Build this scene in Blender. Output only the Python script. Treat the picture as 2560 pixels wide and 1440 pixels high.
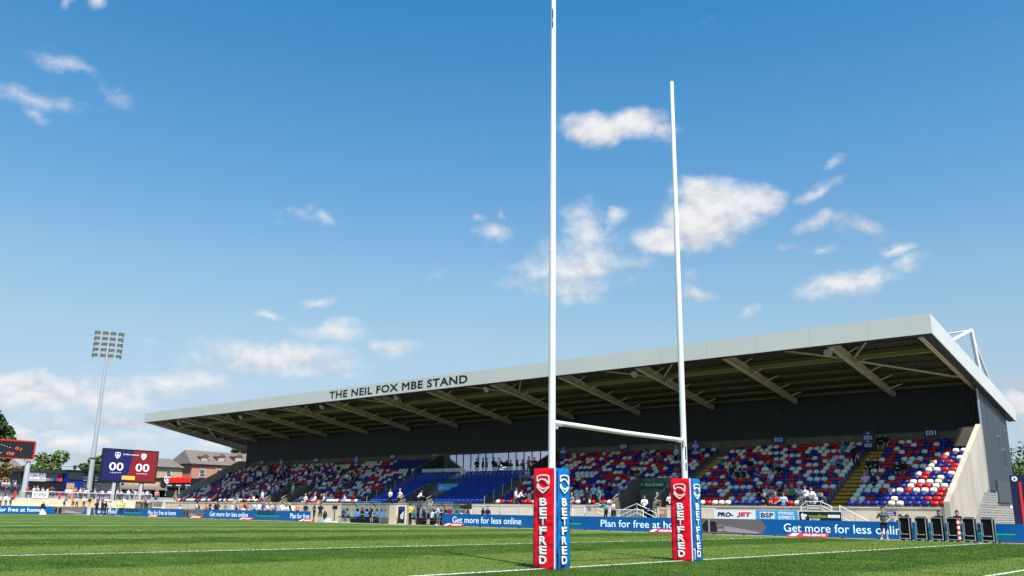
import bpy, bmesh, math, random
import numpy as np
from mathutils import Vector, Matrix, noise as mnoise

for o in list(bpy.data.objects):
    bpy.data.objects.remove(o)
SC = bpy.context.scene
COL = SC.collection
random.seed(7)
R = math.radians
V = Vector

# ------------------------------------------------------------------ camera
# X runs along the stand, Y from the posts towards the stand, Z up; metres
FPX, HEAD, PITCH, ROLL = 2175.47, 0.72229, 0.25293, 0.015981
CAM = V((11.778, -14.738, 1.0973))
fwd = V((-math.sin(HEAD)*math.cos(PITCH), math.cos(HEAD)*math.cos(PITCH), math.sin(PITCH)))
rgt0 = V((math.cos(HEAD), math.sin(HEAD), 0))
up0 = rgt0.cross(fwd)
rgt = rgt0*math.cos(ROLL) + up0*math.sin(ROLL)
upv = -rgt0*math.sin(ROLL) + up0*math.cos(ROLL)
cd = bpy.data.cameras.new('camera')
cam = bpy.data.objects.new('camera', cd)
COL.objects.link(cam)
cd.sensor_width = 36
cd.lens = FPX/2560*36
cd.clip_end = 20000
cam.matrix_world = Matrix(((rgt.x, upv.x, -fwd.x, CAM.x), (rgt.y, upv.y, -fwd.y, CAM.y),
                           (rgt.z, upv.z, -fwd.z, CAM.z), (0, 0, 0, 1)))
SC.camera = cam

def ray(u, v):
    return rgt*((u-1280)/FPX) - upv*((v-720)/FPX) + fwd
def at(u, v, Y=None, X=None, Z=None):
    """the place in the ground plan that a photograph point has, at a measured depth"""
    d = ray(u, v)
    t = (Y-CAM.y)/d.y if Y is not None else (X-CAM.x)/d.x if X is not None else (Z-CAM.z)/d.z
    return CAM + d*t

# ------------------------------------------------------------------ view, sun, sky
SC.view_settings.view_transform = 'Standard'
SC.view_settings.look = 'None'
SC.view_settings.exposure = 0.75
SC.view_settings.gamma = 1.0
SUN_EL = R(60)
sun_to = V((0.89*math.cos(SUN_EL), -0.456*math.cos(SUN_EL), math.sin(SUN_EL))).normalized()
sd = bpy.data.lights.new('sun', 'SUN')
sd.energy = 5.0
sd.angle = R(0.53)
sd.color = (1.0, 0.955, 0.88)
sun = bpy.data.objects.new('sun', sd)
COL.objects.link(sun)
sun.rotation_euler = (-sun_to).to_track_quat('-Z', 'Y').to_euler()
sun.location = (30, -20, 60)

W = bpy.data.worlds.new('World')
SC.world = W
W.use_nodes = True
wn, wl = W.node_tree.nodes, W.node_tree.links
wn.clear()
def wnode(t, **k):
    n = wn.new(t)
    for a, b in k.items():
        setattr(n, a, b)
    return n
def wmath(op, a, b=None, c=None, clamp=False):
    n = wnode('ShaderNodeMath', operation=op, use_clamp=clamp)
    for i, x in enumerate((a, b, c)):
        if x is None:
            continue
        if isinstance(x, (int, float)):
            n.inputs[i].default_value = x
        else:
            wl.new(x, n.inputs[i])
    return n.outputs[0]
sky = wnode('ShaderNodeTexSky', sky_type='NISHITA')
sky.sun_disc = False
sky.sun_elevation = SUN_EL
sky.sun_rotation = math.atan2(sun_to.x, sun_to.y)
sky.altitude = 60
sky.air_density = 1.0
sky.dust_density = 0.6
sky.ozone_density = 2.2
tc = wnode('ShaderNodeTexCoord')
sep = wnode('ShaderNodeSeparateXYZ')
wl.new(tc.outputs['Generated'], sep.inputs[0])
AZ = wmath('ARCTAN2', sep.outputs[0], sep.outputs[1])
EL = wmath('ARCSINE', sep.outputs[2])
comb = wnode('ShaderNodeCombineXYZ')
wl.new(AZ, comb.inputs[0]); wl.new(EL, comb.inputs[1])
# warp the cloud outlines with noise, in the sky's own azimuth and elevation
n1 = wnode('ShaderNodeTexNoise'); n1.inputs['Scale'].default_value = 17; n1.inputs['Detail'].default_value = 3
wl.new(comb.outputs[0], n1.inputs['Vector'])
sub = wnode('ShaderNodeVectorMath', operation='SUBTRACT'); wl.new(n1.outputs['Color'], sub.inputs[0]); sub.inputs[1].default_value = (.5, .5, .5)
scl = wnode('ShaderNodeVectorMath', operation='SCALE'); wl.new(sub.outputs[0], scl.inputs[0]); scl.inputs['Scale'].default_value = 0.040
add = wnode('ShaderNodeVectorMath', operation='ADD'); wl.new(comb.outputs[0], add.inputs[0]); wl.new(scl.outputs[0], add.inputs[1])
flat = wnode('ShaderNodeVectorMath', operation='MULTIPLY'); wl.new(add.outputs[0], flat.inputs[0]); flat.inputs[1].default_value = (1, 1, 0)
CLOUDS = [  # photograph centre, half width, half height, tilt (deg, up to the right), weight
    (1500, 318, 120, 52, -4, 1.25), (1590, 312, 95, 52, 4, 1.2), (1655, 335, 70, 32, 4, .8),
    (1770, 535, 190, 95, 14, 1.3), (1770, 495, 110, 75, 0, 1.2), (1668, 588, 110, 55, 10, 1.15), (1890, 510, 90, 52, 10, 1.15),
    (2035, 482, 110, 20, 25, .8),
    (1440, 668, 200, 105, 10, .9), (1470, 575, 110, 70, -30, .65), (1400, 730, 90, 50, 0, .7), (1540, 545, 50, 22, 30, .7),
    (2035, 560, 60, 30, 20, .8), (2140, 568, 90, 38, -8, .75),
    (2120, 708, 190, 40, 14, .95), (2260, 660, 90, 24, 20, .7), (2245, 628, 70, 20, 8, .75),
    (170, 160, 160, 28, -27, .50), (80, 238, 210, 36, -16, .52), (270, 235, 90, 34, -42, .34), (90, 285, 80, 24, -30, .40),
    (755, 538, 80, 22, -10, .46), (808, 550, 34, 20, -20, .44),
    (690, 890, 260, 58, -3, 1.0), (840, 832, 110, 34, -8, .8), (980, 872, 80, 32, 0, .85),
    (680, 775, 50, 17, 0, .62), (800, 752, 60, 18, 0, .6),
    (1235, 590, 60, 32, 10, .55), (1245, 540, 20, 30, 0, .5), (1195, 550, 26, 16, 0, .5), (1085, 694, 40, 20, 10, .45),
    (1752, 735, 60, 30, 0, .65), (1730, 690, 40, 30, 0, .5), (1860, 772, 40, 16, 20, .5), (1970, 628, 50, 18, 5, .5),
    (2095, 405, 50, 18, 30, .5), (2055, 630, 60, 18, 5, .5),
    (250, 18, 34, 34, -50, .6), (170, 14, 26, 26, -50, .5),
    (130, 985, 460, 62, 2, 1.0), (430, 968, 240, 50, 3, .85), (50, 950, 150, 36, 0, 1.0), (330, 1048, 460, 34, 0, .8), (160, 1095, 520, 34, 0, .85), (520, 1105, 160, 24, 0, .7),
    (2540, 950, 120, 40, -6, .8), (2580, 1000, 130, 50, -6, 1.1),
]
def azel(u, v):
    d = ray(u, v).normalized()
    return math.atan2(d.x, d.y), math.asin(d.z)
field = shade = None
for (u, v, a, b, t, w_) in CLOUDS:
    az, el = azel(u, v)
    if w_ >= 1.1: w_ *= 1.3
    ct, st_ = math.cos(R(t)), math.sin(R(t))
    m1, m2 = azel(u+a*ct, v-a*st_), azel(u-b*st_, v-b*ct)
    mp = wnode('ShaderNodeMapping', vector_type='TEXTURE')
    mp.inputs['Location'].default_value = (az, el, 0)
    mp.inputs['Rotation'].default_value = (0, 0, math.atan2(m1[1]-el, m1[0]-az))
    mp.inputs['Scale'].default_value = (math.hypot(m1[0]-az, m1[1]-el), math.hypot(m2[0]-az, m2[1]-el), 1)
    wl.new(flat.outputs[0], mp.inputs['Vector'])
    ln = wnode('ShaderNodeVectorMath', operation='LENGTH'); wl.new(mp.outputs[0], ln.inputs[0])
    f = wmath('MULTIPLY_ADD', ln.outputs['Value'], -w_, w_)
    if w_ >= .85:              # thick clouds: remember how high in the cloud we look
        sx = wnode('ShaderNodeSeparateXYZ'); wl.new(mp.outputs[0], sx.inputs[0])
        if shade is None: shade = sx.outputs[1]
        else:
            mx = wnode('ShaderNodeMix', data_type='FLOAT'); wl.new(wmath('GREATER_THAN', f, field), mx.inputs[0])
            wl.new(shade, mx.inputs[2]); wl.new(sx.outputs[1], mx.inputs[3]); shade = mx.outputs[0]
    field = f if field is None else wmath('MAXIMUM', field, f)
# the rest of the sky carries the same thin fair weather cloud, streaked low down
def fbm(scale, det, rough, st, off=(0, 0, 0)):
    v = wnode('ShaderNodeVectorMath', operation='MULTIPLY_ADD'); wl.new(comb.outputs[0], v.inputs[0]); v.inputs[1].default_value = st; v.inputs[2].default_value = off
    n = wnode('ShaderNodeTexNoise'); n.inputs['Scale'].default_value = scale; n.inputs['Detail'].default_value = det; n.inputs['Roughness'].default_value = rough
    wl.new(v.outputs[0], n.inputs['Vector']); return n.outputs['Fac']
n2 = fbm(26, 7, .62, (1, 1.4, 1)); n2b = fbm(26, 4, .62, (1, 1.4, 1), (.004, .014, 0)); n3 = fbm(6, 5, .6, (1, 4.5, 1))
low = wnode('ShaderNodeMapRange'); low.inputs[1].default_value = .26; low.inputs[2].default_value = .0; low.inputs[3].default_value = 0; low.inputs[4].default_value = 1
low.interpolation_type = 'SMOOTHSTEP'
wl.new(EL, low.inputs[0])
band = wmath('MULTIPLY_ADD', wmath('MULTIPLY', wmath('SUBTRACT', n3, .44), low.outputs[0]), 4.5, -.12)
field = wmath('MAXIMUM', field, band)
den = wmath('MULTIPLY_ADD', wmath('SUBTRACT', n2, .5), 1.25, field)
ca = wnode('ShaderNodeMapRange'); ca.interpolation_type = 'SMOOTHSTEP'
ca.inputs[1].default_value = .0; ca.inputs[2].default_value = 1.0; ca.inputs[3].default_value = 0; ca.inputs[4].default_value = .96
wl.new(den, ca.inputs[0])
gate = wnode('ShaderNodeMapRange'); gate.inputs[1].default_value = -.30; gate.inputs[2].default_value = .12; wl.new(field, gate.inputs[0])
alpha = wmath('MULTIPLY', ca.outputs[0], gate.outputs[0])
lit = wmath('ADD', wmath('MULTIPLY_ADD', shade, .40, .74), wmath('MULTIPLY', wmath('SUBTRACT', n2, n2b), 2.4), clamp=True)
ccol = wnode('ShaderNodeMix', data_type='RGBA')
ccol.inputs[6].default_value = (4.0, 4.25, 4.85, 1); ccol.inputs[7].default_value = (6.5, 6.45, 6.5, 1)
wl.new(lit, ccol.inputs[0])
# overall tone of the clear sky
ramp = wnode('ShaderNodeValToRGB')
RS = [(.0, (.62, .70, .92)), (.05, (.74, .78, .95)), (.123, (.98, .92, .90)), (.19, (1.12, 1.12, .99)), (.26, (1.05, 1.22, 1.13)),
      (.35, (.78, 1.19, 1.25)), (.44, (.57, 1.18, 1.34)), (.57, (.33, 1.10, 1.35)), (.95, (.28, 1.04, 1.33))]
while len(ramp.color_ramp.elements) < len(RS):
    ramp.color_ramp.elements.new(.5)
for e_, (p_, c_) in zip(ramp.color_ramp.elements, RS):
    e_.position = p_; e_.color = (c_[0]*.7, c_[1]*.7, c_[2]*.7, 1)
wl.new(EL, ramp.inputs[0])
mulc = wnode('ShaderNodeVectorMath', operation='MULTIPLY'); wl.new(sky.outputs[0], mulc.inputs[0]); wl.new(ramp.outputs[0], mulc.inputs[1])
hs = wnode('ShaderNodeVectorMath', operation='SCALE'); hs.inputs['Scale'].default_value = 1/.7
wl.new(mulc.outputs[0], hs.inputs[0])
W.cycles.sampling_method = 'MANUAL'
W.cycles.sample_map_resolution = 512
mixc = wnode('ShaderNodeMix', data_type='RGBA')
wl.new(alpha, mixc.inputs[0]); wl.new(hs.outputs[0], mixc.inputs[6]); wl.new(ccol.outputs[2], mixc.inputs[7])
bg = wnode('ShaderNodeBackground'); bg.inputs['Strength'].default_value = 0.083
wl.new(mixc.outputs[2], bg.inputs[0])
wo = wnode('ShaderNodeOutputWorld'); wl.new(bg.outputs[0], wo.inputs[0])

# ================================================================== helpers
def tag(o, label=None, cat=None, group=None, kind=None):
    if label: o['label'] = label
    if cat: o['category'] = cat
    if group: o['group'] = group
    if kind: o['kind'] = kind
    return o
def empty(name, loc=(0, 0, 0), label=None, cat=None, group=None, rz=0):
    o = bpy.data.objects.new(name, None)
    COL.objects.link(o)
    o.location = loc
    o.rotation_euler = (0, 0, rz)
    o.empty_display_size = .2
    return tag(o, label, cat, group)

class MB:
    """collects shapes, then links them as one mesh object"""
    def __init__(s):
        s.v, s.f, s.m, s.k = [], [], [], 0
    def mat(s, k):
        s.k = k
        return s
    def add(s, vs, fs):
        n = len(s.v)
        s.v += [tuple(p) for p in vs]
        for f in fs:
            s.f.append(tuple(i+n for i in f)); s.m.append(s.k)
        return s
    def box(s, a, b):
        x0, x1 = sorted((a[0], b[0])); y0, y1 = sorted((a[1], b[1])); z0, z1 = sorted((a[2], b[2]))
        vs = [(x0, y0, z0), (x1, y0, z0), (x1, y1, z0), (x0, y1, z0), (x0, y0, z1), (x1, y0, z1), (x1, y1, z1), (x0, y1, z1)]
        return s.add(vs, [(0, 3, 2, 1), (4, 5, 6, 7), (0, 1, 5, 4), (1, 2, 6, 5), (2, 3, 7, 6), (3, 0, 4, 7)])
    def bar(s, p, q, w, h=None, up=V((0, 0, 1))):
        p, q = V(p), V(q); h = h or w
        d = (q-p).normalized()
        if abs(d.dot(up)) > .99: up = V((0, 1, 0))
        x = d.cross(up).normalized()*w/2; y = x.cross(d).normalized()*h/2
        vs = [p-x-y, p+x-y, p+x+y, p-x+y, q-x-y, q+x-y, q+x+y, q-x+y]
        return s.add(vs, [(0, 1, 2, 3), (7, 6, 5, 4), (4, 5, 1, 0), (5, 6, 2, 1), (6, 7, 3, 2), (7, 4, 0, 3)])
    def tube(s, pts, r, n=8, caps=True):
        pts = [V(p) for p in pts]
        rs = r if isinstance(r, (list, tuple)) else [r]*len(pts)
        vs, fs = [], []
        ref = V((0, 0, 1))
        for i, p in enumerate(pts):
            d = (pts[min(i+1, len(pts)-1)]-pts[max(i-1, 0)]).normalized()
            u = d.cross(ref) if abs(d.dot(ref)) < .95 else d.cross(V((0, 1, 0)))
            u.normalize(); w = u.cross(d)
            for j in range(n):
                a = 2*math.pi*j/n
                vs.append(p+(u*math.cos(a)+w*math.sin(a))*rs[i])
        for i in range(len(pts)-1):
            for j in range(n):
                k = (j+1) % n
                fs.append((i*n+j, (i+1)*n+j, (i+1)*n+k, i*n+k))
        if caps:
            m = len(vs); vs += vs[:n]+vs[m-n:m]      # caps keep their own corners so the sides shade straight
            fs.append(tuple(range(m, m+n))); fs.append(tuple(reversed(range(m+n, m+2*n))))
        return s.add(vs, fs)
    def prism(s, poly, o, u, w, depth):
        """closed 2D outline in the frame (o, u, w), pushed out by depth along u x w"""
        o, u, w = V(o), V(u), V(w); nn = u.cross(w).normalized()*depth
        n = len(poly)
        a = [o+u*p[0]+w*p[1] for p in poly]
        vs = [p for p in a]+[p+nn for p in a]
        fs = [tuple(reversed(range(n))), tuple(range(n, 2*n))]
        fs += [(i, (i+1) % n, n+(i+1) % n, n+i) for i in range(n)]
        return s.add(vs, fs)
    def stroke(s, pts, wd, o, u, w, depth, closed=False):
        """a ribbon of width wd along a 2D path"""
        n = len(pts); L, Rr = [], []
        P = [V((p[0], p[1], 0)) for p in pts]
        for i in range(n):
            a = P[(i-1) % n] if (closed or i > 0) else P[i]
            b = P[(i+1) % n] if (closed or i < n-1) else P[i]
            d0 = (P[i]-a); d1 = (b-P[i])
            d0 = d0.normalized() if d0.length > 1e-9 else d1.normalized()
            d1 = d1.normalized() if d1.length > 1e-9 else d0
            t = (d0+d1).normalized(); nn = V((-t.y, t.x, 0))
            m = 1/max(.5, nn.dot(V((-d0.y, d0.x, 0))))
            L.append(P[i]+nn*wd/2*m); Rr.append(P[i]-nn*wd/2*m)
        for i in range(n if closed else n-1):
            j = (i+1) % n
            s.prism([(Rr[i].x, Rr[i].y), (Rr[j].x, Rr[j].y), (L[j].x, L[j].y), (L[i].x, L[i].y)], o, u, w, depth)
        return s
    def sphere(s, c, r, nu=10, nv=6, sc=(1, 1, 1)):
        c = V(c); vs, fs = [], []
        for i in range(nv+1):
            th = math.pi*i/nv
            for j in range(nu):
                a = 2*math.pi*j/nu
                vs.append(c+V((math.sin(th)*math.cos(a)*sc[0], math.sin(th)*math.sin(a)*sc[1], math.cos(th)*sc[2]))*r)
        for i in range(nv):
            for j in range(nu):
                k = (j+1) % nu
                fs.append((i*nu+j, (i+1)*nu+j, (i+1)*nu+k, i*nu+k))
        return s.add(vs, fs)
    def mesh(s, name, mats, smooth=False):
        me = bpy.data.meshes.new(name)
        me.from_pydata(s.v, [], s.f)
        for m in (mats if isinstance(mats, (list, tuple)) else [mats]):
            me.materials.append(m)
        me.polygons.foreach_set('material_index', s.m)
        if smooth: me.polygons.foreach_set('use_smooth', [True]*len(s.f))
        me.update()
        return me
    def build(s, name, mats, parent=None, smooth=False, **k):
        o = bpy.data.objects.new(name, s.mesh(name, mats, smooth))
        COL.objects.link(o)
        if parent is not None:
            o.parent = parent
            o.matrix_parent_inverse = parent_inv(parent)
        return tag(o, **k)
def parent_inv(p):
    m = Matrix.LocRotScale(p.location, p.rotation_euler, p.scale)
    if p.parent is not None:
        m = Matrix.LocRotScale(p.parent.location, p.parent.rotation_euler, p.parent.scale) @ p.matrix_parent_inverse @ m
    return m.inverted()
def link(name, me, loc=(0, 0, 0), rz=0, sc=1, parent=None, **k):
    o = bpy.data.objects.new(name, me)
    COL.objects.link(o)
    o.location = loc; o.rotation_euler = (0, 0, rz)
    o.scale = (sc, sc, sc) if isinstance(sc, (int, float)) else sc
    if parent is not None: o.parent = parent
    return tag(o, **k)

# ------------------------------------------------------------------ materials
MATS = {}
def P(name, col, rough=.65, var=.12, scale=3., bump=0., bscale=40., spec=.35, metal=0., coat=0., stretch=(1, 1, 1), rnd=0.):
    if name in MATS: return MATS[name]
    m = bpy.data.materials.new(name); MATS[name] = m
    m.use_nodes = True
    nt = m.node_tree; n, l = nt.nodes, nt.links
    b = n['Principled BSDF']
    b.inputs['Roughness'].default_value = rough
    b.inputs['Specular IOR Level'].default_value = spec
    b.inputs['Metallic'].default_value = metal
    b.inputs['Coat Weight'].default_value = coat
    b.inputs['Base Color'].default_value = (*col, 1)
    if var or bump or rnd:
        t = n.new('ShaderNodeTexCoord'); mp = n.new('ShaderNodeMapping'); mp.inputs['Scale'].default_value = stretch
        l.new(t.outputs['Object'], mp.inputs[0])
    if var or rnd:
        x = n.new('ShaderNodeTexNoise'); x.inputs['Scale'].default_value = scale; x.inputs['Detail'].default_value = 4
        l.new(mp.outputs[0], x.inputs['Vector'])
        mr = n.new('ShaderNodeMapRange'); mr.inputs[1].default_value = .25; mr.inputs[2].default_value = .75
        mr.inputs[3].default_value = 1-var; mr.inputs[4].default_value = 1+var
        l.new(x.outputs['Fac'], mr.inputs[0])
        f = mr.outputs[0]
        if rnd:
            oi = n.new('ShaderNodeObjectInfo'); r2 = n.new('ShaderNodeMapRange'); r2.inputs[3].default_value = 1-rnd; r2.inputs[4].default_value = 1+rnd
            l.new(oi.outputs['Random'], r2.inputs[0])
            mu = n.new('ShaderNodeMath'); mu.operation = 'MULTIPLY'; l.new(f, mu.inputs[0]); l.new(r2.outputs[0], mu.inputs[1]); f = mu.outputs[0]
        sc_ = n.new('ShaderNodeVectorMath'); sc_.operation = 'SCALE'; sc_.inputs[0].default_value = col
        l.new(f, sc_.inputs['Scale']); l.new(sc_.outputs[0], b.inputs['Base Color'])
    if bump:
        x2 = n.new('ShaderNodeTexNoise'); x2.inputs['Scale'].default_value = bscale; x2.inputs['Detail'].default_value = 3
        l.new(mp.outputs[0], x2.inputs['Vector'])
        bp = n.new('ShaderNodeBump'); bp.inputs['Strength'].default_value = bump; bp.inputs['Distance'].default_value = .02
        l.new(x2.outputs['Fac'], bp.inputs['Height']); l.new(bp.outputs[0], b.inputs['Normal'])
    return m
def glow(name, col, st=1.0):
    if name in MATS: return MATS[name]
    m = P(name, col, .4, 0)
    b = m.node_tree.nodes['Principled BSDF']
    b.inputs['Emission Color'].default_value = (*col, 1); b.inputs['Emission Strength'].default_value = st
    return m
def S(r, g, b):
    f = lambda c: (c/255/12.92 if c/255 <= .04045 else ((c/255+.055)/1.055)**2.4)
    return (f(r), f(g), f(b))

WHITE = P('white_gloss_paint', (.66, .66, .645), .32, .04, 1.5, spec=.5)
STEELW = P('white_steel', (.78, .78, .76), .4, .05)
GALV = P('galvanised_steel', (.46, .48, .50), .42, .12, 6, metal=.35)
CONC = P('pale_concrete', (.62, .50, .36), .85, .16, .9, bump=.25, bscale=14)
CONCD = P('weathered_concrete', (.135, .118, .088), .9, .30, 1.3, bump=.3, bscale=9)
BLACK = P('black_plastic', (.012, .012, .014), .45, .1)
DARK = P('charcoal_steel', (.028, .032, .038), .5, .1)
RUBBER = P('dark_rubber', (.02, .02, .02), .8, .1)
FASC = P('fascia_silver', (.60, .59, .555), .5, .035, .35, metal=.15, spec=.4)
CREAM = P('cream_steel', (.44, .375, .265), .5, .1, 1.0)
DECKM = P('roof_deck_underside', (.052, .045, .030), .6, .14, 1.2)
CLAD = P('charcoal_cladding', (.010, .0125, .017), .5, .12, .8)
SIDEG = P('grey_blue_cladding', (.042, .053, .063), .45, .06, .4)
BLUEP = P('royal_blue_paint', S(18, 62, 150), .45, .08)

# ------------------------------------------------------------------ lettering
def text_mesh(body, bold=0., shear=0., depth=.01, space=1.0):
    cu = bpy.data.curves.new('lettering', 'FONT')
    cu.body = body; cu.size = 1; cu.bevel_depth = bold; cu.bevel_resolution = 0; cu.shear = shear; cu.extrude = depth/2; cu.space_character = space
    cu.resolution_u = 3
    o = bpy.data.objects.new('tmp', cu); COL.objects.link(o)
    dg = bpy.context.evaluated_depsgraph_get()
    me = bpy.data.meshes.new_from_object(o.evaluated_get(dg))
    bpy.data.objects.remove(o); bpy.data.curves.remove(cu)
    return me
def lettering(body, c, u, w, width, height, mat, parent, bold=0., shear=0., depth=.01, name='lettering', space=1.0, **k):
    """text fitted to width x height, centred on c in the frame (u right, w up)"""
    me = text_mesh(body, bold, shear, depth, space)
    co = np.zeros(len(me.vertices)*3); me.vertices.foreach_get('co', co); co = co.reshape(-1, 3)
    mn, mx = co.min(0), co.max(0)
    e = mx-mn; e[e == 0] = 1
    co = (co-(mn+mx)/2)
    co[:, 0] *= width/e[0]; co[:, 1] *= height/e[1]; co[:, 2] *= depth/e[2]
    words = split_words(me, co, height)
    c, u, w = V(c), V(u).normalized(), V(w).normalized(); nn = u.cross(w)
    co = co @ np.array([u[:], w[:], nn[:]]) + np.array(c[:])
    me.vertices.foreach_set('co', co.astype(np.float32).ravel()); me.update()
    me.materials.clear(); me.materials.append(mat)
    for sel in words:          # one part for each word
        if len(words) > 1:
            fl = [tuple(p.vertices) for p in me.polygons if sel[p.vertices[0]]]
            ids = np.nonzero(sel)[0]; mp = {int(i): j for j, i in enumerate(ids)}
            m2 = bpy.data.meshes.new(name); m2.from_pydata(co[ids].tolist(), [], [tuple(mp[i] for i in f) for f in fl]); m2.materials.append(mat); m2.update()
        else: m2 = me
        o = bpy.data.objects.new(name, m2); COL.objects.link(o)
        if parent is not None:
            o.parent = parent; o.matrix_parent_inverse = parent_inv(parent)
        tag(o, **k)
    return o
def split_words(me, co, height):
    n = len(co); lab = np.arange(n)
    ed = np.zeros(len(me.edges)*2, np.int32); me.edges.foreach_get('vertices', ed); ed = ed.reshape(-1, 2)
    while True:
        m = np.minimum(lab[ed[:, 0]], lab[ed[:, 1]]); old = lab.copy()
        np.minimum.at(lab, ed[:, 0], m); np.minimum.at(lab, ed[:, 1], m)
        if (lab == old).all(): break
    R_ = []
    for l_ in np.unique(lab):
        x = co[lab == l_, 0]; R_.append((x.min(), x.max(), l_))
    R_.sort(); groups, end = [], -1e9
    gaps = []
    for a, b, l_ in R_:
        if groups and a-end < .30*height: groups[-1].append(l_)
        else: groups.append([l_])
        end = max(end, b)
    return [np.isin(lab, g) for g in groups]

# ================================================================== ground and pitch
def grass_material(name, blades):
    m = bpy.data.materials.new(name); m.use_nodes = True
    n, l = m.node_tree.nodes, m.node_tree.links
    b = n['Principled BSDF']; b.inputs['Roughness'].default_value = .75; b.inputs['Specular IOR Level'].default_value = .12
    t = n.new('ShaderNodeNewGeometry'); sp = n.new('ShaderNodeSeparateXYZ'); l.new(t.outputs['Position'], sp.inputs[0])
    def mth(op, a, b_=None, c=None):
        x = n.new('ShaderNodeMath'); x.operation = op
        for i, y in enumerate((a, b_, c)):
            if y is None: continue
            if isinstance(y, (int, float)): x.inputs[i].default_value = y
            else: l.new(y, x.inputs[i])
        return x.outputs[0]
    def nz(scale, det=3, st=(1, 1, 1)):
        mp = n.new('ShaderNodeMapping'); mp.inputs['Scale'].default_value = st; l.new(t.outputs['Position'], mp.inputs[0])
        x = n.new('ShaderNodeTexNoise'); x.inputs['Scale'].default_value = scale; x.inputs['Detail'].default_value = det
        l.new(mp.outputs[0], x.inputs['Vector']); return x.outputs['Fac']
    xs = mth('ADD', sp.outputs[0], mth('MULTIPLY', mth('SUBTRACT', nz(.35, 3), .5), 1.6))
    st = mth('SINE', mth('MULTIPLY', xs, 2*math.pi/10))          # mowing stripes, five metres each
    mr = n.new('ShaderNodeMapRange'); mr.interpolation_type = 'SMOOTHSTEP'
    mr.inputs[1].default_value = -.28; mr.inputs[2].default_value = .28
    l.new(st, mr.inputs[0])
    f = mth('ADD', mth('MULTIPLY', mr.outputs[0], .62), mth('MULTIPLY', mth('SUBTRACT', nz(.5, 4, (1, 1.6, 1)), .5), 1.5))
    f = mth('ADD', f, mth('MULTIPLY', mth('SUBTRACT', nz(14 if not blades else 60, 3), .5), .7 if not blades else .5))
    rp = n.new('ShaderNodeValToRGB'); l.new(f, rp.inputs[0])
    k = 1.16 if blades else .97
    rp.color_ramp.elements[0].position = .0; rp.color_ramp.elements[0].color = (.104*k, .152*k, .028*k, 1)
    rp.color_ramp.elements[1].position = .95; rp.color_ramp.elements[1].color = (.026*k, .064*k, .007*k, 1)
    e = rp.color_ramp.elements.new(.42); e.color = (.056*k, .106*k, .013*k, 1)
    l.new(rp.outputs[0], b.inputs['Base Color'])
    if not blades:
        bp = n.new('ShaderNodeBump'); bp.inputs['Strength'].default_value = .7; bp.inputs['Distance'].default_value = .03
        l.new(nz(34, 3), bp.inputs['Height']); l.new(bp.outputs[0], b.inputs['Normal'])
    return m
GRASS = grass_material('mown_turf', False)
BLADE = grass_material('grass_blades', True)
PAINT = P('line_paint', (.62, .64, .58), .8, .22, 9, bump=.3, bscale=60)
APRON = P('grey_apron', (.30, .295, .28), .85, .15, 2, bump=.2, bscale=30)
GROUND = P('asphalt', (.075, .075, .075), .9, .2, .3)

def sheet(name, x0, x1, y0, y1, z, m, n=1, **k):
    b = MB()
    b.add([(x0, y0, z), (x1, y0, z), (x1, y1, z), (x0, y1, z)], [(0, 1, 2, 3)])
    return b.build(name, m, **k)
sheet('ground', -3000, 3000, -3000, 3000, -.02, GROUND, kind='structure')
sheet('apron', -114.5, 60, -60, 60, -.008, APRON, kind='structure')
sheet('pitch', -110, 14, -48, 35.9, 0, GRASS, kind='structure')
LINES = [('goal_line', -.06, .06, -33.2, 35.0), ('dead_ball_line', 6.78, 6.88, -33.2, 35.0), ('ten_metre_line', -10.06, -9.94, -33.2, 35.0),
         ('touch_line', -106.8, 6.9, 35.0, 35.1), ('far_goal_line', -100.06, -99.94, -33.2, 35.0), ('halfway_line', -50.06, -49.94, -33.2, 35.0)]
for nme, x0, x1, y0, y1 in LINES:
    b = MB(); n = 60
    for i in range(n):      # slightly ragged edges
        for axis in (0,):
            if x1-x0 < 1:
                ya, yb = y0+(y1-y0)*i/n, y0+(y1-y0)*(i+1)/n
                j = random.uniform(-.008, .008)
                b.add([(x0+j, ya, .004), (x1+j, ya, .004), (x1+j, yb, .004), (x0+j, yb, .004)], [(0, 1, 2, 3)])
            else:
                xa, xb = x0+(x1-x0)*i/n, x0+(x1-x0)*(i+1)/n
                b.add([(xa, y0, .004), (xb, y0, .004), (xb, y1, .004), (xa, y1, .004)], [(0, 1, 2, 3)])
    b.build(nme, PAINT, kind='structure')
for X in (-20, -30, -40, -60, -70, -80, -90):
    b = MB(); y = -32
    while y < 34:
        L = 4.2 if X % 30 == 0 else 1.6
        b.add([(X-.05, y, .004), (X+.05, y, .004), (X+.05, y+L, .004), (X-.05, y+L, .004)], [(0, 1, 2, 3)])
        y += L*(1.35 if X % 30 == 0 else 5)
    b.build('broken_line', PAINT, kind='structure')

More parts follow.
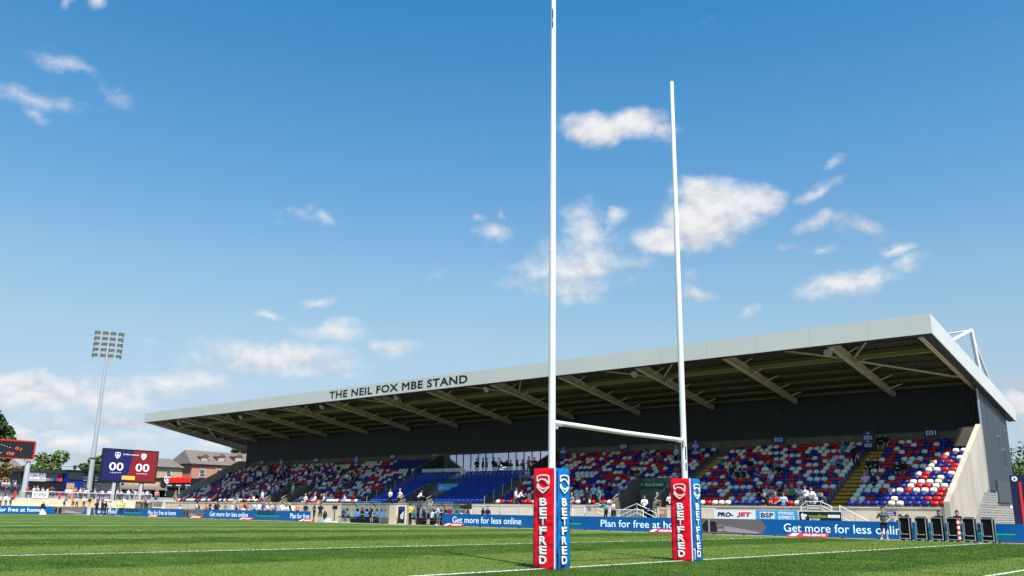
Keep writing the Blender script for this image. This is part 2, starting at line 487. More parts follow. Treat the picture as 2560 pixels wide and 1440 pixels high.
# grass blades where the photograph is near enough to show them
def blades():
    rs = np.random.RandomState(3)
    N = 260000
    r = 14.3*(52/14.3)**(rs.rand(N)**1.05)
    a = HEAD + np.radians(rs.uniform(-33, 33, N))
    x = CAM.x - np.sin(a)*r; y = CAM.y + np.cos(a)*r
    ok = (y < 35.8) & (x < 14)
    inpad = np.zeros(N, bool)
    for yy in (0, 5.5):
        inpad |= (np.abs(x) < .27) & (np.abs(y-yy) < .25)
    ok &= ~inpad
    x, y, r = x[ok], y[ok], r[ok]; N = len(x)
    clump = .5+.5*np.sin(x*1.7+np.sin(y*2.3)*1.5)*np.sin(y*1.9+np.cos(x*1.1))
    h = (.010+.010*rs.rand(N)+.004*clump)*(1+.006*(r-14))
    w = (.0045+.004*rs.rand(N))*(r/14)
    th = rs.rand(N)*2*np.pi
    lx, ly = rs.normal(0, .35, N)*h, rs.normal(0, .35, N)*h
    co = np.zeros((N, 3, 3), np.float32)
    co[:, 0] = np.c_[x-np.cos(th)*w, y-np.sin(th)*w, np.zeros(N)]
    co[:, 1] = np.c_[x+np.cos(th)*w, y+np.sin(th)*w, np.zeros(N)]
    co[:, 2] = np.c_[x+lx, y+ly, h]
    white = (np.abs(x) < .06) | (np.abs(x+10) < .06) | (np.abs(x-6.83) < .05)
    white &= rs.rand(N) < .93
    me = bpy.data.meshes.new('grass')
    me.vertices.add(3*N); me.vertices.foreach_set('co', co.ravel())
    me.loops.add(3*N); me.loops.foreach_set('vertex_index', np.arange(3*N, dtype=np.int32))
    me.polygons.add(N); me.polygons.foreach_set('loop_start', np.arange(0, 3*N, 3, dtype=np.int32))
    me.polygons.foreach_set('material_index', white.astype(np.int32))
    me.materials.append(BLADE); me.materials.append(PAINT)
    me.update(calc_edges=True)
    o = bpy.data.objects.new('grass', me); COL.objects.link(o)
    tag(o, 'short mown grass standing up from the pitch around the goal posts', 'grass', kind='stuff')
blades()

# ================================================================== goal posts and pads
gp = empty('goal_posts', (0, 0, 0), 'tall white tubular H-shaped goal posts standing on the goal line', 'goal posts')
JZ = 6.9
for yy in (0, 5.5):
    b = MB()
    b.tube([(0, yy, 0), (0, yy, JZ), (0, yy, JZ+.03), (0, yy, 13.28), (0, yy, 13.30)], [.078, .075, .0735, .054, .046], 20)
    up = b.build('upright', WHITE, gp, True)
    b = MB(); b.tube([(0, yy, JZ-.06), (0, yy, JZ+.01)], .0762, 20); b.build('joint_sleeve', STEELW, up, True)
    b = MB(); s_ = 1 if yy == 0 else -1
    b.box((-.035, yy+s_*.05, 2.93), (.06, yy+s_*.30, 2.945)); b.box((.05, yy+s_*.05, 2.86), (.06, yy+s_*.14, 3.0))
    b.build('bracket', GALV, up)
b = MB(); b.tube([(0, .07, 3.0), (0, 1.4, 2.995), (0, 2.75, 2.985), (0, 4.1, 2.995), (0, 5.43, 3.0)], .055, 16)
b.build('crossbar', WHITE, gp, True)
def printed_mark(o, u, w, L, parent):      # maker's print, too small to read
    b = MB()
    for k in range(9):
        if k != 3: b.prism([(k*L/9, -.02), (k*L/9+L/12, -.02), (k*L/9+L/12, .02), (k*L/9, .02)], o, u, w, .006)
    b.build('printed_mark', BLACK, parent, kind='stuff')
printed_mark((.0745, 5.46, 2.24), (0, 0, 1), (0, -1, 0), .62, gp)
printed_mark((.035, -.060, 12.5), (0, 0, 1), (-1, 0, 0), .5, gp)

REDV = P('red_vinyl', S(240, 10, 38), .45, .05, 4, bump=.5, bscale=5, spec=.25, stretch=(1, 1, 2.2))
BLUV = P('blue_vinyl', S(0, 106, 176), .45, .05, 4, bump=.5, bscale=5, spec=.25, stretch=(1, 1, 2.2))
WHV = P('white_vinyl', (.80, .80, .80), .45, .03)
def wrinkled(name, o, u, w, wd, ht, mat, parent, seed, nu=14, nv=60, depth=.016):
    """a padded panel: a closed slab whose face is creased"""
    o, u, w = V(o), V(u), V(w); nn = u.cross(w)
    vs, fs = [], []
    for j in range(nv+1):
        for i in range(nu+1):
            a, c = i/nu, j/nv
            q = mnoise.noise(V((a*2.2+seed, c*9-a*1.5, seed)))*.020 + mnoise.noise(V((a*5+seed, c*26-a*5, 3.1)))*.010
            e = max(0, 1-min(a, 1-a)*9)            # softer rounded edges
            t = max(0, 1-min(c, 1-c)*30)
            d = q*(1-e*.6) - .030*e*e - .012*t*t
            vs.append(o+u*(a*wd)+w*(c*ht)+nn*d)
    for j in range(nv):
        for i in range(nu):
            k = j*(nu+1)+i
            fs.append((k, k+1, k+nu+2, k+nu+1))
    return MB().add(vs, fs).build(name, mat, parent, True)
def post_pad(yy, label):
    HX, HY, HT = .30, .27, 2.02
    t = empty('post_pad', (0, yy, 0), label, 'post pad', 'post pads')
    b = MB(); b.box((-HX+.03, yy-HY+.03, .01), (HX-.03, yy+HY-.03, HT-.012)); b.build('foam_core', REDV, t)
    faces = [('red_panel', (-HX, yy-HY, 0), (1, 0, 0), 2*HX, REDV, 1), ('blue_panel', (HX, yy-HY, 0), (0, 1, 0), 2*HY, BLUV, 2),
             ('red_panel', (HX, yy+HY, 0), (-1, 0, 0), 2*HX, REDV, 3), ('blue_panel', (-HX, yy+HY, 0), (0, -1, 0), 2*HY, BLUV, 4)]
    for nm, o, u, wd, m, sd_ in faces:
        pn = wrinkled(nm, o, u, (0, 0, 1), wd, HT, m, t, sd_*3.7+yy)
        if sd_ > 2: continue
        u = V(u); w = V((0, 0, 1)); nn = u.cross(w); c = V(o)+u*(wd*(.5 if sd_ == 1 else .55))+nn*.018
        for k, ch in enumerate('BETFRED'):
            z = 1.325-k*.192
            lettering(ch, c+V((0, 0, z)), u, w, .20*(wd/.6), .168, WHV, pn, bold=.045, depth=.014)
            lettering(ch, c+V((0, 0, z-.006))-u*.011-nn*.002, u, w, .213*(wd/.6), .180, P('dark_outline', (.03, .01, .03), .6, 0), pn, bold=.06, depth=.010, name='lettering_outline')
        # shield: an outlined badge crossed by two swooshes
        b = MB(); s2 = wd/.6
        oo = c+V((0, 0, 1.70))-nn*.003
        sh = [(-.155*s2, .15), (-.08*s2, .175), (0, .18), (.08*s2, .175), (.155*s2, .15), (.155*s2, -.07), (.08*s2, -.135), (0, -.185), (-.08*s2, -.135), (-.155*s2, -.07)]
        for part in (sh[4:5]+sh[3::-1]+[(-.155*s2, .045)], [(-.155*s2, -.0)]+sh[9:4:-1]+[(.155*s2, -.06)], [(.155*s2, .15), (.155*s2, -.01)]):
            b.stroke(part, .024, oo, u, w, .014)
        b.stroke([(-.15*s2, .045), (-.05*s2, .10), (.05*s2, .085), (.12*s2, .03), (.15*s2, -.02)], .027, oo+nn*.002, u, w, .012)
        b.stroke([(-.15*s2, .0), (-.10*s2, -.07), (-.02*s2, -.105), (.06*s2, -.10), (.15*s2, -.06)], .027, oo+nn*.002, u, w, .012)
        b.build('shield_badge', WHV, pn)
    b = MB(); b.tube([(HX-.008, yy-HY+.006, .012), (HX-.008, yy-HY+.006, HT)], .012, 6); b.build('white_piping', WHV, t)
    b = MB(); b.box((HX+.002, yy-HY+.075, .02), (HX+.012, yy-HY+.087, HT*.97)); b.build('lace_seam', BLACK, t)
    b = MB(); b.box((HX+.004, yy-HY+.05, .28), (HX+.022, yy-HY+.115, .30)); b.tube([(HX+.02, yy-HY+.09, .29), (HX+.03, yy-HY+.085, .2), (HX+.02, yy-HY+.08, .05)], .009, 5)
    b.build('strap', WHV if yy else BLACK, t)
    b = MB()
    b.add([(-HX+.015, yy-HY+.015, HT-.004), (HX-.015, yy-HY+.015, HT-.004), (HX-.015, yy+HY-.015, HT-.004), (-HX+.015, yy+HY-.015, HT-.004)], [(0, 1, 2, 3)])
    b.build('top_cover', P('grey_cover', (.22, .22, .22), .7, .1), t)
    return t
post_pad(0, 'red and blue lettered foam pad wrapped round the upright farther from the stand')
post_pad(5.5, 'red and blue lettered foam pad wrapped round the upright closer to the stand')

# ================================================================== the grandstand
RX1, RX0 = -2.92, -100.0           # roof ends
WX1, WX0 = -3.35, -94.7            # walls
YF, YR, YB, YW = 39.74, 52.0, 58.8, 41.5
def deck_z(y): return 12.78-.19*(y-YF)
def raft_z(y): return 11.80-.165*(y-40)
gs = empty('grandstand', (-50, 47, 0), 'long single-tier grandstand with silver cantilever roof and charcoal rear wall', 'grandstand')
# fascia: each metal panel a part
NP = 26
for i in range(NP):
    a = RX1+(RX0-RX1)*i/NP; c = RX1+(RX0-RX1)*(i+1)/NP
    b = MB(); b.box((a-.006, YF, 11.83), (c+.006, YF+.06, 13.03+random.uniform(-.006, .006)))
    b.build('fascia_panel', FASC, gs)
b = MB(); b.box((RX1-.05, YF+.07, 11.80), (RX0+.05, YF+.5, 11.86)); b.box((RX1-.05, YF+.07, 11.87), (RX0+.05, YF+.12, 12.95)); b.build('fascia_soffit', DARK, gs)
# end fascias follow the slope of the roof down to the back
for X, s_ in ((RX1, 1), (RX0, -1)):
    n = 6
    for i in range(n):
        y0 = YF+.07+(59.0-YF-.07)*i/n; y1 = YF+.07+(59.0-YF-.07)*(i+1)/n-.012
        zt = lambda y: 13.03-.196*(y-YF); zb = lambda y: 11.83-.187*(y-YF)
        b = MB(); b.prism([(y0, zb(y0)), (y1, zb(y1)), (y1, zt(y1)), (y0, zt(y0))], (X-(.06 if s_ > 0 else 0), 0, 0), (0, 1, 0), (0, 0, 1), .06)
        b.build('end_fascia_panel', FASC, gs)
    b = MB(); b.prism([(YF+.1, zb(YF)+.02), (58.9, zb(58.9)+.02), (58.9, zb(58.9)+.06), (YF+.1, zb(YF)+.06)], (X-s_*.07-(.5 if s_ > 0 else 0), 0, 0), (0, 1, 0), (0, 0, 1), .5)
    b.build('end_soffit', DARK, gs)
# corrugated roof deck
b = MB(); pitch = .36
xs = []
x = RX0+.12
while x < RX1-.48:
    xs += [(x, 0), (x+pitch*.30, 0), (x+pitch*.42, .07), (x+pitch*.88, .07)]; x += pitch
vs = []
for x, dz in xs: vs += [(x, YF+.13, deck_z(YF+.13)+dz-.07), (x, YB, deck_z(YB)+dz-.07)]
b.add(vs, [(2*i, 2*i+1, 2*i+3, 2*i+2) for i in range(len(xs)-1)])
vs = [(p[0], p[1], p[2]+.16) for p in vs]
b.add(vs, [(2*i, 2*i+2, 2*i+3, 2*i+1) for i in range(len(xs)-1)])
b.build('roof_deck', DECKM, gs)
# purlins, each one run of steel
for k, y in enumerate(np.arange(YF+.9, YR-.3, 1.55)):
    b = MB(); z = deck_z(y)-.09; b.box((RX0+.3, y-.04, z-.22), (RX1-.6, y+.04, z)); b.box((RX0+.3, y-.04, z-.225), (RX1-.6, y+.12, z-.20))
    b.build('purlin', P('purlin_steel', (.085, .075, .05), .6, .1), gs)
RAFT = [-3.75, -9.3, -16.8, -24.1, -31.5, -38.95, -46.9, -54.5, -62.0, -69.4, -77.2, -85.1, -92.4, -99.3]
for i, X in enumerate(RAFT):
    ye = 51.9
    b = MB(); w = .012
    y0 = YF+.55
    pr = [(y0, raft_z(y0)), (ye, raft_z(ye)), (ye, deck_z(ye)-.30), (y0, deck_z(y0)-.30)]
    b.prism(pr, (X-.015, 0, 0), (0, 1, 0), (0, 0, 1), .03)
    for f0, f1 in ((raft_z, 0), (lambda y: deck_z(y)-.33, 1)):
        b.prism([(y0, f0(y0)), (ye, f0(ye)), (ye, f0(ye)+.035), (y0, f0(y0)+.035)], (X-.16, 0, 0), (0, 1, 0), (0, 0, 1), .32)
    b.box((X-.16, ye-.03, raft_z(ye)), (X+.16, ye, deck_z(ye)-.3))
    rf = b.build('rafter', CREAM, gs)
    for k in range(5):         # fly braces up to the purlins
        y = YF+2.45+k*2.0
        if y > 51 or i == 0: continue
        b = MB(); b.bar((X+.14, y, raft_z(y)+.05), (X+1.15, y+.15, deck_z(y)-.30), .07, .07)
        b.build('fly_brace', CREAM, rf)
# eaves beam and wind bracing between the rafters
for i in range(len(RAFT)-1):
    a, c = RAFT[i], RAFT[i+1]
    y = 44.0; z = raft_z(y)+.33
    b = MB(); b.box((a-.18, y-.13, z+.26), (c+.18, y+.13, z+.30)); b.box((a-.18, y-.012, z), (c+.18, y+.012, z+.28)); b.box((a-.18, y-.13, z-.03), (c+.18, y+.13, z+.01))
    b.build('eaves_beam', P('cream_beam', (.26, .24, .11), .5, .08), gs)
    if i % 2 == 0:
        b = MB(); b.bar((c+.2, y-.2, z+.05), ((a*.45+c*.55), YF+.6, raft_z(YF+.6)+.35), .10); b.build('wind_brace', CREAM, gs)
    else:
        b = MB(); b.bar((a-.2, y-.2, z+.05), ((a*.45+c*.55), YF+.6, raft_z(YF+.6)+.35), .10); b.build('wind_brace', CREAM, gs)
b = MB(); b.bar((RAFT[1]+.2, 44.3, raft_z(44.3)+.3), (RAFT[0]-.2, 49.8, raft_z(49.8)+.3), .11); b.build('wind_brace', CREAM, gs)
b = MB(); b.bar((RAFT[-2]-.2, 44.3, raft_z(44.3)+.3), (RAFT[-1]+.2, 49.8, raft_z(49.8)+.3), .11); b.build('wind_brace', CREAM, gs)
# rear wall: ribbed charcoal cladding over concrete
GLX0, GLX1 = at(1123, 1150, Y=YR).x, at(1381, 1150, Y=YR).x
CZ = 7.22
b = MB(); pitch = .24
xs = []
x = WX0
while x < WX1-.05:
    xs += [(x, 0), (x+.06, 0), (x+.09, .045), (x+.20, .045)]; x += pitch
vs = []
for x, dy in xs: vs += [(x, YR-dy, CZ), (x, YR-dy, deck_z(YR)-.1)]
b.add(vs, [(2*i, 2*i+2, 2*i+3, 2*i+1) for i in range(len(xs)-1)])
b.build('ribbed_cladding', CLAD, gs)
b = MB(); b.box((WX0, YR-.06, CZ-.06), (WX1, YR+.05, CZ)); b.build('cladding_sill', DARK, gs)
b = MB()
b.box((WX0, YR+.02, .0), (GLX0, YR+.3, CZ-.06)); b.box((GLX1, YR+.02, 0), (WX1, YR+.3, CZ-.06))
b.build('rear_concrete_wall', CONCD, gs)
b = MB(); b.box((WX0, YR+.31, 4), (WX1, YR+.5, deck_z(YR)-.12)); b.build('rear_wall_backing', DARK, gs)
# right end: flat grey cladding, brick base, windows
ze = lambda y: 11.80-.187*(y-YF)
PAN = [(YR-1.55, 53.6), (53.6, 55.7), (55.7, 57.55)]
for a, c in PAN:
    b = MB(); z0 = 3.05 if a < 53 else 2.35
    b.prism([(a+.006, z0), (c-.006, z0), (c-.006, ze(c)), (a+.006, ze(a))], (WX1-.12, 0, 0), (0, 1, 0), (0, 0, 1), .16); b.build('side_wall_panel', SIDEG, gs)
b = MB(); b.box((WX1+.045, 52.3, 2.3), (WX1+.14, 56.6, 3.75)); b.build('duct_box', P('dark_grey_panel', (.055, .062, .068), .4, .05), gs)
b = MB(); b.box((WX1-.05, YR-1.62, .0), (WX1+.05, YR-1.56, ze(YR-1.6))); b.build('corner_trim', P('pale_trim', (.35, .38, .40), .5, .05), gs)
WDARK = P('louvre_dark', (.02, .024, .028), .4, .1)
for (ya, yb, za, zb) in ((54.0, 54.75, 5.9, 6.85), (55.05, 55.95, 4.75, 6.0), (56.6, 56.95, 7.0, 7.45), (56.2, 56.5, 3.6, 4.1)):
    b = MB(); b.box((WX1+.05, ya-.05, za-.05), (WX1+.07, yb+.05, zb+.05)); wf = b.build('window', P('grey_frame', (.2, .225, .24), .5, .05), gs)
    b = MB(); b.box((WX1+.072, ya, za), (WX1+.08, yb, zb)); b.build('pane', WDARK, wf)
def brick_mat(name, c1, c2, mort, bw, bh, ax=(0, 0, 0), msize=.012):
    m = bpy.data.materials.new(name); m.use_nodes = True; n, l = m.node_tree.nodes, m.node_tree.links
    t = n.new('ShaderNodeTexCoord'); mp = n.new('ShaderNodeMapping');     sx = n.new('ShaderNodeSeparateXYZ'); cx = n.new('ShaderNodeCombineXYZ'); l.new(t.outputs['Object'], sx.inputs[0])
    l.new(sx.outputs[1], cx.inputs[0]); l.new(sx.outputs[2], cx.inputs[1]); l.new(cx.outputs[0], mp.inputs[0])      # walls that face along X
    br = n.new('ShaderNodeTexBrick'); l.new(mp.outputs[0], br.inputs['Vector'])
    br.inputs['Color1'].default_value = (*c1, 1); br.inputs['Color2'].default_value = (*c2, 1); br.inputs['Mortar'].default_value = (*mort, 1)
    br.inputs['Scale'].default_value = 1; br.inputs['Brick Width'].default_value = bw; br.inputs['Row Height'].default_value = bh; br.inputs['Mortar Size'].default_value = msize
    b = n['Principled BSDF']; b.inputs['Roughness'].default_value = .85
    nz = n.new('ShaderNodeTexNoise'); nz.inputs['Scale'].default_value = 2.5; nz.inputs['Detail'].default_value = 4; l.new(t.outputs['Object'], nz.inputs['Vector'])
    mr = n.new('ShaderNodeMapRange'); mr.inputs[3].default_value = .72; mr.inputs[4].default_value = 1.28; l.new(nz.outputs['Fac'], mr.inputs[0])
    sc_ = n.new('ShaderNodeVectorMath'); sc_.operation = 'SCALE'; l.new(br.outputs['Color'], sc_.inputs[0]); l.new(mr.outputs[0], sc_.inputs['Scale'])
    l.new(sc_.outputs[0], b.inputs['Base Color'])
    bp = n.new('ShaderNodeBump'); bp.inputs['Strength'].default_value = .6; bp.inputs['Distance'].default_value = .02; bp.invert = True
    l.new(br.outputs['Fac'], bp.inputs['Height']); l.new(bp.outputs[0], b.inputs['Normal'])
    return m
# masonry under the side parapet, in courses of grey block
BLK = P('grey_block', (.31, .285, .26), .85, .22, 5, bump=.4, bscale=20, rnd=.14)
zpar = lambda y: 2.13+(7.35-2.13)*(y-YW)/(50.9-YW)          # parapet top
side = MB(); side.box((WX1-.25, 45.2, 0), (WX1-.03, 57.5, 2.35))
sb = side.build('block_base_wall', P('block_mortar', (.15, .14, .13), .9, .2, 6), gs)
for k in range(18):
    z = .02+k*.16
    if z+.145 > 3.0: break
    ys = 44.3+z*1.75
    ye_ = 57.4 if z < 2.2 else 52.2
    b = MB(); b.box((WX1-.03, ys, z), (WX1+.015+random.uniform(0, .012), ye_, z+.128)); b.build('block_course', BLK, sb)
b = MB(); b.box((WX1-.2, 50.2, 2.3), (WX1-.035, 52.3, 3.1)); b.build('block_backing', P('block_mortar', (.15, .14, .13)), gs)
# raked concrete parapets at both ends
def parapet(X, t, far=False):
    b = MB()
    b.prism([(YW-.35, 0), (45.0, 0), (51.0, 3.55), (51.0, 7.38), (50.3, 7.38), (YW-.35, 2.13)] if not far else
            [(43.0, 0), (YR, 0), (YR, 7.3), (51.0, 7.3), (43.0, 3.0)], (X-t/2, 0, 0), (0, 1, 0), (0, 0, 1), t)
    return b.build('raked_parapet', P('parapet_concrete', (.40, .355, .29), .88, .22, .8, bump=.25, bscale=9, stretch=(1, 1, .35)), gs)
parapet(WX1-.16, .32); parapet(WX0-.1, .3, True)
b = MB(); b.prism([(-.02, 5.95), (-1.5, 5.95), (-1.0, 7.2), (-.02, 7.2)], (WX1-.33, YR-1.0, 0), (1, 0, 0), (0, 0, 1), .9); b.build('parapet_return', CONCD, gs)

# ---- terracing
NROW, DR, RISE = 17, .5875, .277
rowY = lambda i: 42.2+DR*i
rowZ = lambda i: 1.40+RISE*i
VOMS = [(-27.3, -23.6), (-51.5, -47.9), (-73.6, -70.6)]
VIPX = (-56.55, -41.05)
AISLES = [(-11.15, -10.15), (-23.45, -22.45), (-40.95, -39.95), (-57.6, -56.7), (-70.4, -69.4), (-85.1, -84.1)]
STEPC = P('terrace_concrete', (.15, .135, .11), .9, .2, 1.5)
YEL = P('yellow_step_paint', S(206, 140, 36), .7, .18, 2.5)
for i in range(NROW):
    segs = [(WX0+.1, WX1-.34)]
    if i <= 5:
        for va, vb in VOMS:
            segs = [s2 for (p, q_) in segs for s2 in ([(p, va), (vb, q_)] if p < va and vb < q_ else [(p, q_)])]
    if i > 10:
        segs = [s2 for (p, q_) in segs for s2 in ((p, VIPX[0]-.1), (VIPX[1]+.1, q_))]
    for p, q_ in segs:
        b = MB(); y0 = rowY(i)-.46; y1 = rowY(i)+DR-.462 if i < NROW-1 else YR+.015
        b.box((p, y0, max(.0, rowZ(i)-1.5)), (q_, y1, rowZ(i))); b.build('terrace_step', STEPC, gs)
    for p, q_ in AISLES:
        if any(va-.2 < (p+q_)/2 < vb+.2 and i <= 5 for va, vb in VOMS): continue
        b = MB(); y0 = rowY(i)-.465
        b.box((p, y0-.004, rowZ(i)-.13), (q_, y0+.2, rowZ(i)+.004)); b.box((p, y0-.30, rowZ(i)-.2), (q_, y0-.01, rowZ(i)-.14)); b.build('aisle_step', YEL, gs)
# front wall in cast lengths, open at the first aid entrance
WALLSEG = [(-3.6, -8.9), (-8.92, -13.0), (-13.02, -18.0), (-18.02, -22.4), (-27.4, -31.5), (-31.52, -36.5), (-36.52, -41.0), (-41.02, -46.0),
           (-46.02, -51.5), (-51.52, -57), (-57.02, -63), (-63.02, -69), (-69.02, -76), (-76.02, -83), (-83.02, -89), (-89.02, -95)]
for a, c in WALLSEG:
    b = MB(); b.box((c, YW-.22, 0), (a, YW, 1.72)); wv = b.build('front_wall_panel', CONC, gs)
    b = MB(); b.box((c-.0, YW-.26, 1.722), (a, YW+.04, 1.80)); b.build('coping', CONC, wv)
# ---- vomitories
def vomitory(va, vb, ytop, ztop, glass=False):
    for X, s_ in ((va, 1), (vb, -1)):
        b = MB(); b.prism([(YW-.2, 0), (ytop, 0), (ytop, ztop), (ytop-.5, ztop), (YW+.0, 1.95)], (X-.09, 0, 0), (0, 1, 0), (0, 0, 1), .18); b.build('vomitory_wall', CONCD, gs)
        b = MB(); b.tube([(X, YW+.1, 2.25), (X, ytop-.5, ztop+.3), (X, ytop, ztop+.3)], .025, 6)
        for y in (YW+.3, (YW+ytop)/2, ytop-.3):
            zz = 1.95+(ztop-1.95)*(y-YW)/(ytop-.5-YW); b.tube([(X, y, zz), (X, y, min(zz+.3, ztop+.3))], .018, 5)
        b.build('vomitory_rail', GALV, gs)
    b = MB(); b.box((va, ytop, 2.75), (vb, ytop+.16, ztop)); b.box((va, ytop+.1, 0), (vb, ytop+.2, 2.75)); b.mat(0)
    b.build('vomitory_lintel', CONCD, gs)
    b = MB(); b.box((va+.35, ytop+.02, .35), (vb-.35, ytop+.09, 2.7)); b.build('vomitory_opening', BLACK, gs)
    b = MB(); b.box((va, YW-.2, .3), (vb, ytop, .36)); b.build('vomitory_floor', CONCD, gs)
vomitory(-27.3, -23.6, 45.6, 3.95); vomitory(-51.5, -47.9, 45.6, 3.38); vomitory(-73.6, -70.6, 45.6, 3.75)

# ---- central hospitality box: glazed front, balcony
GLASS = P('tinted_glazing', (.46, .49, .64), .04, 0, spec=.6, metal=.85)
FRAME = P('black_mullion', (.012, .013, .015), .4, 0)
BZ = 4.62
b = MB(); b.box((VIPX[0]-.1, rowY(10)+DR-.45, BZ-1.9), (VIPX[1]+.1, YR+.01, BZ)); b.build('balcony_slab', CONCD, gs)
b = MB(); b.box((VIPX[0]-.1, rowY(10)+DR-.50, BZ-.32), (VIPX[1]+.1, rowY(10)+DR-.455, BZ+.03)); b.build('balcony_edge', P('pale_edge', (.36, .37, .36), .6, .08), gs)
edges = [1123, 1141, 1158, 1177, 1196, 1214, 1232, 1271, 1290, 1310, 1330, 1351, 1381]
gx = [at(u, 1160, Y=YR).x for u in edges]
for a, c in zip(gx[:-1], gx[1:]):
    tall = c-a > 1.5
    z0 = 6.05 if tall else BZ
    b = MB(); b.box((a+.035, YR+.0, z0+.02), (c-.035, YR+.03, 6.97)); b.build('glass_pane', GLASS, gs)
    if tall:      # open doorway into the lounge
        b = MB(); b.box((a+.06, YR-.02, BZ), (a+.13, YR+.05, 6.02)); b.box((c-.13, YR-.02, BZ), (c-.06, YR+.05, 6.02)); b.box((a+.06, YR-.02, 5.98), (c-.06, YR+.05, 6.06))
        dr = b.build('door_frame', FRAME, gs)
        b = MB(); b.box((a+.1, YR+.06, BZ), (c-.1, YR+.1, 6.0)); b.build('doorway', P('lounge_dark', (.012, .010, .010), .6, .1), dr)
        for kx, kz in ((.45, 5.75), (.7, 5.55), (.55, 5.35)):
            xx = a+(c-a)*kx; b = MB(); b.box((xx-.25, YR+.03, kz-.02), (xx+.25, YR+.05, kz+.02)); b.build('ceiling_lamp', glow('lounge_lamp', (1, .9, .75), 2.0), dr)
for x in gx:
    b = MB(); b.box((x-.035, YR-.05, BZ), (x+.035, YR+.04, 6.97)); b.build('mullion', FRAME, gs)
b = MB(); b.box((gx[0], YR-.06, 6.97), (gx[-1], YR+.04, CZ-.06)); b.build('glazing_head', FRAME, gs)
GLB = bpy.data.materials.new('clear_balustrade_glass'); GLB.use_nodes = True
_n, _l = GLB.node_tree.nodes, GLB.node_tree.links
_t = _n.new('ShaderNodeBsdfTransparent'); _t.inputs[0].default_value = (.80, .86, .86, 1); _g = _n.new('ShaderNodeBsdfGlossy'); _g.inputs[0].default_value = (.7, .8, .85, 1); _g.inputs['Roughness'].default_value = .05
_m = _n.new('ShaderNodeMixShader'); _m.inputs[0].default_value = .16
_l.new(_t.outputs[0], _m.inputs[1]); _l.new(_g.outputs[0], _m.inputs[2]); _l.new(_m.outputs[0], _n['Material Output'].inputs[0])
yb = rowY(10)+DR-.42
bxs = np.linspace(VIPX[0]+.8, VIPX[1]-1.0, 10)
for a, c in zip(bxs[:-1], bxs[1:]):
    if -50.2 < (a+c)/2 < -49.0: continue
    b = MB(); b.box((a+.03, yb, BZ+.02), (c-.03, yb+.02, BZ+.72)); b.build('balustrade_glass', GLB, gs)
b = MB(); b.box((VIPX[1]-.9, yb-.02, BZ), (VIPX[1]-.85, yb+.03, BZ+1.0)); b.box((VIPX[1]-.9, yb-.02, BZ+.95), (VIPX[1]-.1, yb+.03, BZ+1.0)); b.box((VIPX[1]-.9, yb-.02, BZ+.45), (VIPX[1]-.1, yb+.03, BZ+.5)); b.build('balcony_gate', FRAME, gs)
# raked dark cheeks at both ends of the box
for X0, X1 in ((VIPX[0]-.1, VIPX[0]+.1), (VIPX[1]+.1, VIPX[1]+.3)):
    b = MB(); b.prism([(yb-.2, 3.6), (YR, 3.6), (YR, 6.9), (YR-.4, 6.9), (yb-.2, 5.3)], (X0, 0, 0), (0, 1, 0), (0, 0, 1), .2); b.build('box_cheek_wall', P('dark_render', (.055, .055, .05), .8, .2), gs)
    b = MB(); b.tube([(X1, yb-.2, 5.4), (X1, YR-.4, 7.0)], .03, 6); b.build('cheek_rail', GALV, gs)
# white roof mast with its ties, behind the right end
b = MB()
pk = at(2428, 826, Y=54.5); 
b.tube([pk, at(2381, 851, Y=50.5)-V((.0, 0, .0))], .13, 8); b.tube([pk, V((pk.x, 56.2, 9.4))], .15, 8)
b.tube([pk+V((0, .1, -.4)), at(2474, 956, Y=57.6)], .10, 8); b.tube([pk, at(2366, 831, Y=54.2)-V((3.0, 0, .25))], .06, 6)
b.build('roof_mast', STEELW, gs, True)
b = MB(); pk2 = V((-5, 58.6, 9.5)); b.tube([at(2533, 1053, Y=58.6), at(2533, 1017, Y=58.6)], .03, 6); b.build('roof_aerial', GALV, gs)
# cylindrical floodlights hung under the front edge
FLX = [(2071, 879), (1587, 933), (1217, 971), (806, 1016), (603, 1041), (449, 1056), (992, 992)]
LENS = P('lamp_lens', (.20, .23, .25), .2, .1, spec=.6)
for u, v in FLX:
    c = at(u, v, Y=41.0)
    t = empty('roof_floodlight', c, 'round grey floodlight hung under the front edge of the stand roof', 'floodlight', 'roof floodlights')
    d = V((.1, -.75, -.65)).normalized()
    b = MB(); b.tube([c-d*.22, c-d*.1, c+d*.16], [.16, .27, .29], 14); b.build('housing', P('grey_lamp_housing', (.26, .29, .31), .4, .1, metal=.3), t, True)
    b = MB(); b.tube([c+d*.161, c+d*.175], .25, 14); b.build('lens', LENS, t)
    b = MB(); b.bar(c, (c.x, c.y+.1, deck_z(c.y)-.3), .06); b.build('hanger', GALV, t)
# painted name on the fascia
a = at(824, 985, Y=YF).x; c = at(1169, 950, Y=YF).x
lettering('THE NEIL FOX MBE STAND', ((a+c)/2, YF-.012, 12.44), (1, 0, 0), (0, 0, 1), c-a, .74, P('black_letters', (.008, .009, .012), .4, 0), gs, bold=.022, depth=.02, space=1.08)
lettering('ASUS', at(1087, 1138, Y=YR-.08), (1, 0, 0), (0, 0, 1), .95, .2, P('dull_white', (.45, .45, .45), .5, 0), gs, bold=.01, shear=.2, depth=.02)

